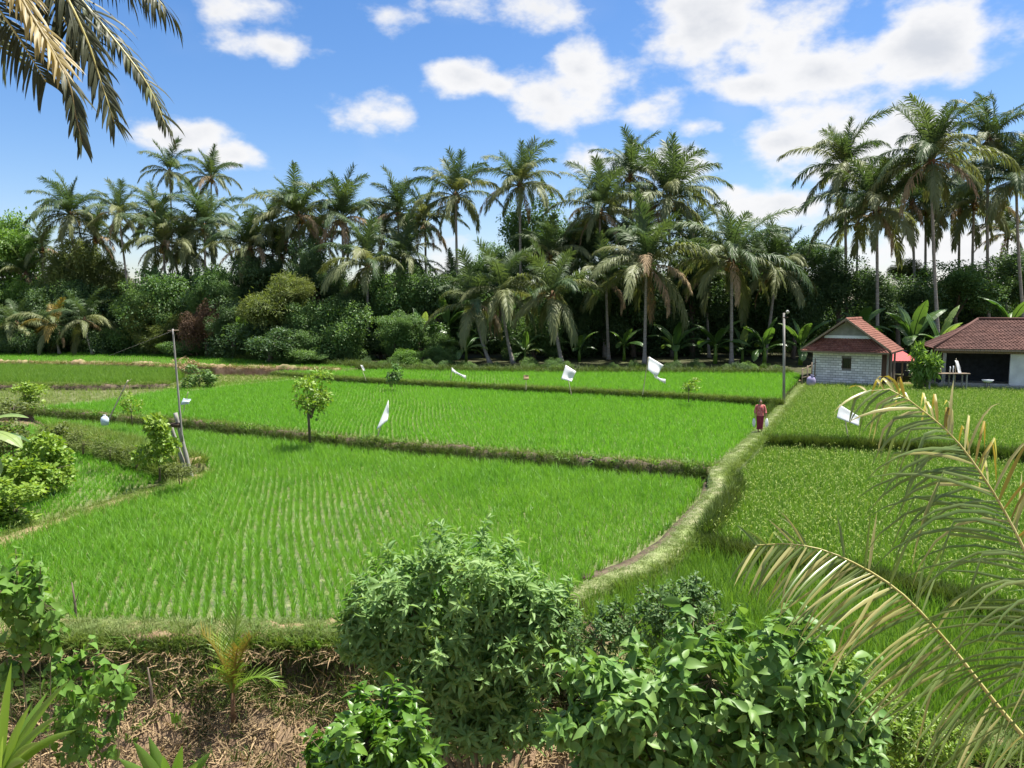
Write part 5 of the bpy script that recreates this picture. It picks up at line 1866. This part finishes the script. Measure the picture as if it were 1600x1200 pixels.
# ------------------------------------------------------------------ houses
def tiled(mb, p00, p10, p11, p01, nrow, ncol, thick=.035, seed=0):
    """Overlapping tiles laid on a slope: p00-p10 lower edge, p01-p11 upper edge."""
    rs = random.Random(seed)
    p00, p10, p11, p01 = map(Vector, (p00, p10, p11, p01))
    nrm = (p10 - p00).cross(p01 - p00).normalized()
    for i in range(nrow):
        v0, v1 = i / nrow - .18 / nrow, (i + 1) / nrow
        v0 = max(v0, -.02)
        a0, b0 = p00.lerp(p01, v0), p10.lerp(p11, v0)
        a1, b1 = p00.lerp(p01, v1), p10.lerp(p11, v1)
        nc = max(1, round(ncol * (b0 - a0).length / max((p10 - p00).length, (p11 - p01).length)))
        for j in range(nc):
            u0, u1 = (j + .02) / nc, (j + .98) / nc
            um = (u0 + u1) / 2
            lift = rs.uniform(.0, .014)
            lo = [a0.lerp(b0, u) + nrm * (h + lift) for u, h in ((u0, thick * 1.3), (um, thick * 2.4), (u1, thick * 1.3))]
            hi = [a1.lerp(b1, u) + nrm * h for u, h in ((u0, thick * .3), (um, thick * 1.2), (u1, thick * .3))]
            bt = [p - nrm * thick for p in lo]
            V = lo + hi + bt
            mb.add(V, [(0, 1, 4, 3), (1, 2, 5, 4), (6, 7, 1, 0), (7, 8, 2, 1)])
    # the boarding under the tiles
    mb2 = MB()
    mb2.add([p00, p10, p11, p01, p00 - nrm * .06, p10 - nrm * .06, p11 - nrm * .06, p01 - nrm * .06],
            [(0, 1, 2, 3), (7, 6, 5, 4), (0, 4, 5, 1), (1, 5, 6, 2), (2, 6, 7, 3), (3, 7, 4, 0)])
    return mb2


YARD = .70
yard = [G(1240, 607, YARD).xy, G(1330, 607, YARD).xy, G(1900, 606, YARD).xy, (95, 74), (31, 74), G(1245, 590, YARD).xy]
prism('yard', [tuple(p) for p in yard], YARD, .9, M['dry_soil'])


def small_house():
    a = R(35)
    C = W(1321, 600, 62.5)
    B = Vector((C.x, C.y, YARD))
    t = thing('small_house', 'small house of pale blocks with a steep red tiled gable roof', 'house', B, rotz=-a)
    hw, D, H = 2.62, 4.6, 2.75
    # front wall of single blocks on a mortar core, with one little window
    core = MB()
    wx0, wx1, wz0, wz1 = -.32, .38, 1.35, 2.18
    for lo, hi in (((-hw, .03, -.2), (wx0, .16, H)), ((wx1, .03, -.2), (hw, .16, H)), ((wx0, .03, -.2), (wx1, .16, wz0)), ((wx0, .03, wz1), (wx1, .16, H))):
        core.box(lo, hi)
    wall = core.build('wall', M['mortar'], t)
    wall['label'] = 'front wall of pale stacked blocks'
    bl = MB().box((0, 0, 0), (.385, .06, .17)).mesh('block', M['block'])
    half = MB().box((0, 0, 0), (.19, .06, .19)).mesh('block', M['block'])
    rs = random.Random(4)
    row, z = 0, -.02
    while z < H - .15:
        x = -hw - (.2 if row % 2 else 0)
        while x < hw - .05:
            x0, x1 = max(x, -hw), min(x + .395, hw)
            if z + .19 > wz0 and z < wz1 and x1 > wx0 and x0 < wx1:
                if x0 < wx0:
                    x1 = wx0
                elif x1 > wx1:
                    x0 = wx1
                else:
                    x += .41
                    continue
            if x1 - x0 > .05:
                o = obj('block', bl, wall, (x0, -.03 + rs.uniform(-.012, .008), z), None, ((x1 - x0) / .395, 1, rs.uniform(.95, 1.0)))
            x += .41
        z += .2
        row += 1
    w = MB()
    w.box((wx0, -.035, wz0), (wx0 + .05, .1, wz1)).box((wx1 - .05, -.035, wz0), (wx1, .1, wz1)).box((wx0 + .05, -.035, wz1 - .05), (wx1 - .05, .1, wz1)).box((wx0 + .05, -.035, wz0), (wx1 - .05, .1, wz0 + .05))
    win = w.build('window', M['wood_dark'], t)
    MB().box((wx0 + .05, .07, wz0 + .05), (wx1 - .05, .085, wz1 - .05)).build('pane', M['glass_dark'], win)
    for k in range(4):
        x = wx0 + .13 + k * .145
        MB().box((x, .02, wz0 + .05), (x + .02, .04, wz1 - .05)).build('bar', M['wood_dark'], win)
    MB().box((-hw + .003, .17, -.2), (-hw + .14, D, H)).build('side_wall', M['block'], t)
    MB().box((hw - .14, .17, -.2), (hw - .003, D, H)).build('side_wall', M['wood_dark'], t)
    MB().box((-hw + .15, D - .14, -.2), (hw - .15, D - .01, H)).build('back_wall', M['block'], t)
    MB().box((-hw - .2, -.15, -.25), (hw + 1.25, D + .2, -.04)).build('floor_slab', M['concrete'], t)
    # roof
    RW, EZ, RZ, Y0, Y1 = 3.4, 2.78, 5.3, -.75, 4.9
    for sgn in (1, -1):
        mb = MB()
        if sgn > 0:
            under = tiled(mb, (RW, Y0, EZ), (RW, Y1, EZ), (0, Y1, RZ), (0, Y0, RZ), 17, 26, seed=1)
        else:
            under = tiled(mb, (-RW, Y1, EZ), (-RW, Y0, EZ), (0, Y0, RZ), (0, Y1, RZ), 17, 26, seed=2)
        r_ = under.build('roof', M['wood_dark'], t)
        mb.build('roof_tiles', M['tile'], r_)['kind'] = 'stuff'
        # rake board
        e = Vector((sgn * RW, Y0 - .03, EZ - .03))
        k = Vector((0, Y0 - .03, RZ - .02))
        d = (k - e)
        up = Vector((-d.z * sgn, 0, d.x * sgn)).normalized() * .0
        MB().add([e, k, k + Vector((0, 0, .17)), e + Vector((0, 0, .17)), e + Vector((0, -.05, 0)), k + Vector((0, -.05, 0)), k + Vector((0, -.05, .17)), e + Vector((0, -.05, .17))],
                 [(3, 2, 1, 0), (4, 5, 6, 7), (0, 1, 5, 4), (2, 3, 7, 6), (1, 2, 6, 5), (0, 4, 7, 3)]).build('rake_board', M['wood'], t)
        MB().box((sgn * RW - .05, Y0, EZ - .12), (sgn * RW + .05, Y1, EZ - .01)).build('eave_board', M['wood'], t)
    rdg = MB()
    for k in range(17):
        y = Y0 + k * (Y1 - Y0) / 17
        rdg.tube([(0, y, RZ + .02), (0, y + .36, RZ + .05)], [.12, .14], 8)
    rdg.build('ridge_tiles', M['tile'], t)['kind'] = 'stuff'
    # tiled skirt under the gable, gable board and white flashing
    mb = MB()
    under = tiled(mb, (-RW + .12, -1.0, EZ - .02), (RW - .12, -1.0, EZ - .02), (2.15, -.10, 3.78), (-2.15, -.10, 3.78), 7, 28, seed=3)
    sk = under.build('gable_skirt', M['wood_dark'], t)
    mb.build('roof_tiles', M['tile'], sk)['kind'] = 'stuff'
    MB().box((-RW + .1, -1.05, EZ - .13), (RW - .1, -.98, EZ - .03)).build('eave_board', M['wood'], t)
    gb = MB()
    gb.add([(-2.2, -.05, 3.7), (2.2, -.05, 3.7), (0, -.05, 5.25), (-2.2, .05, 3.7), (2.2, .05, 3.7), (0, .05, 5.25)], [(0, 1, 2), (5, 4, 3), (0, 3, 4, 1), (1, 4, 5, 2), (2, 5, 3, 0)])
    gb.build('gable_board', M['gable'], t)
    MB().box((-1.75, -.13, 3.79), (1.75, -.06, 4.02)).build('flashing', M['sheet_white'], t)
    MB().tube([(0, -.80, RZ - .32), (0, -.80, RZ + .08)], [.035, .06], 6).build('finial', M['wood'], t)
    for k, y in enumerate((.05, 1.6, 3.2)):
        MB().box((RW - .42, y, -.04), (RW - .28, y + .14, EZ - .02)).build('post', M['grey_pole'], t)
    MB().box((RW - .42, Y0 + .1, EZ - .16), (RW - .28, Y1 - .1, EZ - .035)).build('beam', M['wood'], t)
    return t


small_house()


def hip_house():
    x0, x1, yf, yb, ez, rz = 0.0, 14.6, 0.0, 6.6, 3.80, 6.0
    rx0, rx1, ry = 3.5, 11.0, 3.3
    B = Vector((32.9, 60.0, YARD))
    t = thing('hip_roofed_house', 'wide open-fronted house with a weathered red tiled hip roof', 'house', B, rotz=R(-20))
    def q(x, y, z):
        return Vector((x, y, z - YARD))
    for nm, (p00, p10, p11, p01), nr, nc, sd in (('front', (q(x0, yf, ez), q(x1, yf, ez), q(rx1, ry, rz), q(rx0, ry, rz)), 22, 58, 1),
                                                 ('left', (q(x0, yb, ez), q(x0, yf, ez), q(rx0, ry, rz), q(rx0, ry + .01, rz)), 22, 40, 2),
                                                 ('right', (q(x1, yf, ez), q(x1, yb, ez), q(rx1, ry + .01, rz), q(rx1, ry, rz)), 22, 40, 3),
                                                 ('back', (q(x1, yb, ez), q(x0, yb, ez), q(rx0, ry, rz), q(rx1, ry, rz)), 22, 58, 4)):
        mb = MB()
        u = tiled(mb, p00, p10, p11, p01, nr, nc, seed=sd)
        r_ = u.build('roof', M['wood_dark'], t)
        mb.build('roof_tiles', M['tile_old'], r_)['kind'] = 'stuff'
    for (a, b) in ((q(x0, yf, ez + .08), q(rx0, ry, rz + .08)), (q(rx0, ry, rz + .09), q(rx1, ry, rz + .09)), (q(x1, yf, ez + .08), q(rx1, ry, rz + .08))):
        MB().tube([a, b], [.11, .11], 7).build('ridge_cap', M['tile_old'], t, True)
    MB().box(tuple(q(x0 + .02, yf - .03, ez - .16)), tuple(q(x1, yf + .04, ez - .02))).build('eave_board', M['wood'], t)
    MB().box(tuple(q(x0 + .5, yf + .5, YARD - .2)), tuple(q(x1 - .5, yb - .5, YARD + .32))).build('plinth', M['concrete'], t)
    f = YARD + .32
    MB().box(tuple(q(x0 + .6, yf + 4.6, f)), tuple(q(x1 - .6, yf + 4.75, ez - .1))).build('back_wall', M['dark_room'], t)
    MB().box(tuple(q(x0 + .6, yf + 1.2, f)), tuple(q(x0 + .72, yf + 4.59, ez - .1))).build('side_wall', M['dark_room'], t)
    MB().box(tuple(q(5.35, yf + .85, f)), tuple(q(6.35, yf + 1.05, ez - .2))).build('wall_pier', M['plaster'], t)
    MB().box(tuple(q(6.36, yf + .9, ez - .62)), tuple(q(x1 - .6, yf + 1.04, ez - .2))).build('lintel', M['plaster'], t)
    MB().box(tuple(q(x0 + .6, yf + .62, ez - .36)), tuple(q(x1 - .6, yf + .8, ez - .17))).build('beam', M['wood'], t)
    for x in (.85, 10.3):
        MB().box(tuple(q(x - .11, yf + .60, f)), tuple(q(x + .11, yf + .82, ez - .37))).build('post', M['concrete'], t)
    fr = MB()
    for xa, xb in ((6.6, 6.68), (7.7, 7.78), (8.8, 8.88)):
        fr.box(tuple(q(xa, yf + .95, f)), tuple(q(xb, yf + 1.0, ez - .63)))
    fr.box(tuple(q(6.69, yf + .955, f + 1.0)), tuple(q(8.79, yf + .995, f + 1.06)))
    w = fr.build('window', M['wood_dark'], t)
    MB().box(tuple(q(6.40, yf + 1.02, f)), tuple(q(9.50, yf + 1.03, ez - .63))).build('pane', M['glass_dark'], w)
    MB().box(tuple(q(7.15, yf + .90, f + .15)), tuple(q(7.30, yf + .94, f + 1.2))).build('poster', M['sheet_white'], t)
    MB().box(tuple(q(x0 + .6, yf + .55, YARD)), tuple(q(5.30, yf + .68, f + .12))).build('low_wall', M['concrete'], t)
    return t


hip_house()

# awning between the houses
o = Vector((33.2, 65.5, YARD))
t = thing('awning', 'red sheet awning between the two houses', 'awning', o)
x0, x1 = W(1384, 560, 65).x - o.x, W(1436, 560, 65).x - o.x
zf, zb = W(1400, 564, 65).z - o.z, W(1400, 547, 68).z - o.z
V, Fs = [], []
n = 22
for k in range(n + 1):
    x = x0 + (x1 - x0) * k / n
    w = .03 * (k % 2)
    V += [(x, -.6, zf + w), (x, 2.6, zb + w)]
for k in range(n):
    Fs.append((2 * k, 2 * k + 2, 2 * k + 3, 2 * k + 1))
sh = obj('sheet', np_mesh('sheet', V, Fs, M['awning']), t)
sh.modifiers.new('thickness', 'SOLIDIFY').thickness = .012
MB().box((x0, -.6, zf - .14), (x1, -.54, zf - .03)).build('front_beam', M['wood'], t)
for x in (x0 + .05, (x0 + x1) / 2, x1 - .15):
    MB().box((x, -.5, -.1), (x + .1, -.4, zf - .03)).build('post', M['wood'], t)
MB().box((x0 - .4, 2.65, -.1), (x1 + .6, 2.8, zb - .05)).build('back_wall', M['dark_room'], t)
o = Vector((34.0, 66.0, YARD))
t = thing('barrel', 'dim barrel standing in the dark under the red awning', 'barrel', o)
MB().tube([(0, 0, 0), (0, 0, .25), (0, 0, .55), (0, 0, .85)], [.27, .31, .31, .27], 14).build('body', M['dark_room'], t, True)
MB().tube([(0, 0, .85), (0, 0, .89)], [.28, .28], 14).build('lid', M['concrete'], t)

# fence posts, rail and a sack at the left corner of the small house
o = W(1259, 604, 61.5)
o.z = YARD
t = thing('rough_fence', 'rough wooden fence at the left side of the small house', 'fence', o)
for k, (px, top) in enumerate(((1254, 575), (1262, 571), (1269, 566), (1274, 560))):
    p = W(px, top, 61.5 + k * .5)
    pole_between((p.x, p.y, YARD - .1), p, .06, .05, M['wood'], 'post', t, o, 6)
pole_between(W(1253, 578, 61.4), W(1276, 566, 63.2), .04, .035, M['wood'], 'rail', t, o, 6)
pole_between(W(1253, 590, 61.4), W(1276, 586, 63.2), .04, .035, M['wood'], 'rail', t, o, 6)
o = W(1267, 606, 60.8)
o.z = YARD
t = thing('sack', 'lilac sack leaning by the fence at the small house corner', 'sack', o)
mb = MB()
mb.add(*blob((0, 0, .42), (.36, .28, .46), 3, .08, 12, 8))
mb.build('body', M['sack'], t, True)
MB().tube([(.05, 0, .82), (.10, 0, .96)], [.10, .16], 8).build('neck', M['sack'], t, True)

# rough table with things before the open house
o = W(1478, 606, 58.5)
o.z = YARD
t = thing('rough_table', 'rough wooden table of planks before the open-fronted house', 'table', o)
zt = W(1478, 584, 58.5).z - o.z
for k in range(4):
    MB().box((-1.7, -.40 + k * .21, zt), (1.6 + .1 * (k % 2), -.40 + k * .21 + .195, zt + .05)).build('plank', M['wood'], t)
for x in (-1.45, .35, 1.35):
    for y in (-.3, .3):
        MB().box((x, y, 0), (x + .09, y + .09, zt - .003)).build('leg', M['grey_pole'], t)
for (px, h, w_, mt, lb, nm) in ((1484, .5, .09, 'sheet_white', 'left short white post standing on the rough table', 'marker_post'), (1489, .55, .09, 'sheet_white', 'right short white post standing on the rough table', 'marker_post'), (1470, .75, .10, 'bamboo', 'upright bamboo piece on the rough table', 'bamboo_piece')):
    p = W(px, 584, 58.5)
    tt = thing(nm, lb, 'post', Vector((p.x, 58.5, zt + o.z + .05)))
    MB().tube([(0, 0, 0), (.01, 0, h * .6), (0, 0, h)], [w_ * .5, w_ * .5, w_ * .45], 8).build('shaft', M[mt], tt, True)
p = W(1494, 563, 58.9)
flag('white cloth hanging over the rough table', Vector((p.x, 58.9, YARD)), (1494, 560), [(1492, 563), (1497, 564), (1496, 584), (1491, 583)], wave=.03, seed=9, cat='cloth', name='hanging_cloth')
p = W(1543, 596, 58.2)
t = thing('wash_basin', 'pale basin on a low stand right of the rough table', 'basin', Vector((p.x, 58.2, YARD)))
MB().tube([(0, 0, .62), (0, 0, .70), (0, 0, .84)], [.22, .34, .42], 14).build('bowl', M['sheet_white'], t, True)
for a in (0, 2.1, 4.2):
    MB().tube([(.18 * math.cos(a), .18 * math.sin(a), 0), (.14 * math.cos(a), .14 * math.sin(a), .63)], .03, 6).build('leg', M['wood'], t)


# ------------------------------------------------------------------ the person on the path
def skin_body(name, verts, edges, radii, mat, parent, root=0, sub=2):
    me = bpy.data.meshes.new(name)
    me.from_pydata([tuple(v) for v in verts], edges, [])
    me.materials.append(mat)
    o = obj(name, me, parent)
    sk = o.modifiers.new('skin', 'SKIN')
    sk.use_smooth_shade = True
    for i, r_ in enumerate(radii):
        sv = me.skin_vertices[0].data[i]
        sv.radius = r_ if isinstance(r_, tuple) else (r_, r_)
        sv.use_root = (i == root)
    sb_ = o.modifiers.new('smooth', 'SUBSURF')
    sb_.levels = sb_.render_levels = sub
    return o


def person():
    foot = G(1187, 674, .80)
    t = thing('person', 'person in red blouse and maroon sarong walking along the footpath', 'person', foot, rotz=R(-8))
    # facing the camera (local -y); height 1.58 m
    V = [(0, 0, .90), (0, .01, 1.05), (0, .0, 1.20), (0, .01, 1.31), (0, 0, 1.38), (0, -.02, 1.44), (0, -.015, 1.50), (0, 0, 1.56)]
    Rr = [(.15, .11), (.135, .10), (.15, .105), (.10, .08), (.045, .045), (.068, .082), (.074, .088), (.045, .055)]
    E = [(i, i + 1) for i in range(7)]
    def chain(start, pts, rad):
        prev = start
        for p, r_ in zip(pts, rad):
            V.append(p)
            Rr.append(r_)
            E.append((prev, len(V) - 1))
            prev = len(V) - 1
        return prev
    hands = []
    for s in (-1, 1):
        h = chain(3, [(s * .15, .01, 1.29), (s * .21, .02, 1.16), (s * .245, .01, 1.03), (s * .255, -.05, .92), (s * .262, -.09, .82), (s * .265, -.10, .76)], [.062, .05, .043, .038, .026, .030])
        hands.append(h)
        for k in range(4):
            y = -.10 + (k - 1.5) * .019
            chain(h, [(s * .266, y, .715), (s * .258, y - .004, .685 + .004 * abs(k - 1)), (s * .246, y - .002, .670 + .006 * abs(k - 1))], [.009, .008, .007])
        chain(h, [(s * .250, -.125, .745), (s * .238, -.135, .715)], [.010, .008])
        chain(0, [(s * .085, 0, .80), (s * .09, -.03 * s - .01, .47), (s * .085, .05 * s, .10), (s * .085, .05 * s - .02, .035), (s * .09, .05 * s - .13, .022)], [(.088, .088), .062, .038, (.036, .036), (.035, .020)])
    skin_body('body', V, E, Rr, M['skin'], t)
    # blouse
    def loft(rings, name, mat, n=20, fold=0.0):
        W_, Fs = [], []
        for i, (z, cx, cy, ax, ay) in enumerate(rings):
            for k in range(n):
                a = 2 * math.pi * k / n
                q = 1 + fold * math.sin(a * 7 + i * .4)
                W_.append((cx + ax * q * math.cos(a), cy + ay * q * math.sin(a), z))
        for i in range(len(rings) - 1):
            for k in range(n):
                k2 = (k + 1) % n
                Fs.append((i * n + k, i * n + k2, (i + 1) * n + k2, (i + 1) * n + k))
        return obj(name, np_mesh(name, W_, Fs, mat, True), t)
    loft([(.80, 0, 0, .20, .16), (.92, 0, 0, .185, .15), (1.05, 0, .005, .168, .135), (1.18, 0, -.005, .178, .145), (1.27, 0, .005, .172, .120), (1.325, 0, .01, .125, .095), (1.36, 0, .005, .065, .062)], 'blouse', M['blouse'], fold=.02)
    for s in (-1, 1):
        sl = MB().tube([(s * .10, .01, 1.305), (s * .165, .012, 1.275), (s * .212, .02, 1.16), (s * .246, .01, 1.03), (s * .256, -.045, .93)], [.075, .078, .066, .060, .062], 12, False)
        sl.build('sleeve', M['blouse'], t, True)
    loft([(.11, .0, .0, .155, .14), (.30, 0, -.005, .15, .135), (.50, 0, -.01, .165, .15), (.72, 0, 0, .185, .16), (.86, 0, 0, .185, .15), (.95, 0, 0, .165, .135)], 'sarong', M['sarong'], fold=.035)
    mb = MB()
    mb.add(*blob((0, .022, 1.515), (.083, .088, .082), 2, .03, 14, 10))
    mb.add(*blob((0, .115, 1.50), (.05, .045, .05), 3, .03, 10, 7))
    mb.build('hair', M['hair'], t, True)
    for s in (-1, 1):
        MB().add(*blob((s * .028, -.098, 1.475), (.011, .007, .007), 1, 0, 8, 6)).build('eye', M['eye'], t, True)
        MB().add(*blob((s * .078, -.01, 1.465), (.010, .020, .030), 1, 0, 8, 6)).build('ear', M['skin'], t, True)
    MB().add(*blob((0, -.108, 1.452), (.011, .014, .018), 1, 0, 8, 6)).build('nose', M['skin'], t, True)
    MB().add(*blob((0, -.100, 1.420), (.022, .008, .007), 1, 0, 8, 6)).build('mouth', M['lip'], t, True)
    # slim pale bags carried in both hands
    for s, lb, dz in ((-1, 'slim pale cloth bag hanging from the left-side hand of the person', 0), (1, 'crumpled pale bag hanging from the right-side hand of the person', .05)):
        h = Vector((s * .258, -.10, .69))
        h.rotate(Euler((0, 0, R(-8))))
        bg = thing('carried_bag', lb, 'bag', foot + h, rotz=R(-8))
        mb = MB()
        V_, F_ = blob((s * .05, 0, -.24), (.085, .06, .22), 5 + s, .10, 12, 9)
        mb.add(V_, F_)
        mb.build('pouch', M['cloth'], bg, True)
        MB().tube([(s * .03, 0, -.05), (-.008 * s, 0, .012), (-.008 * s, -.02, .014), (s * .05, -.02, -.05)], .008, 6).build('handle', M['cloth'], bg, True)
    return t


person()
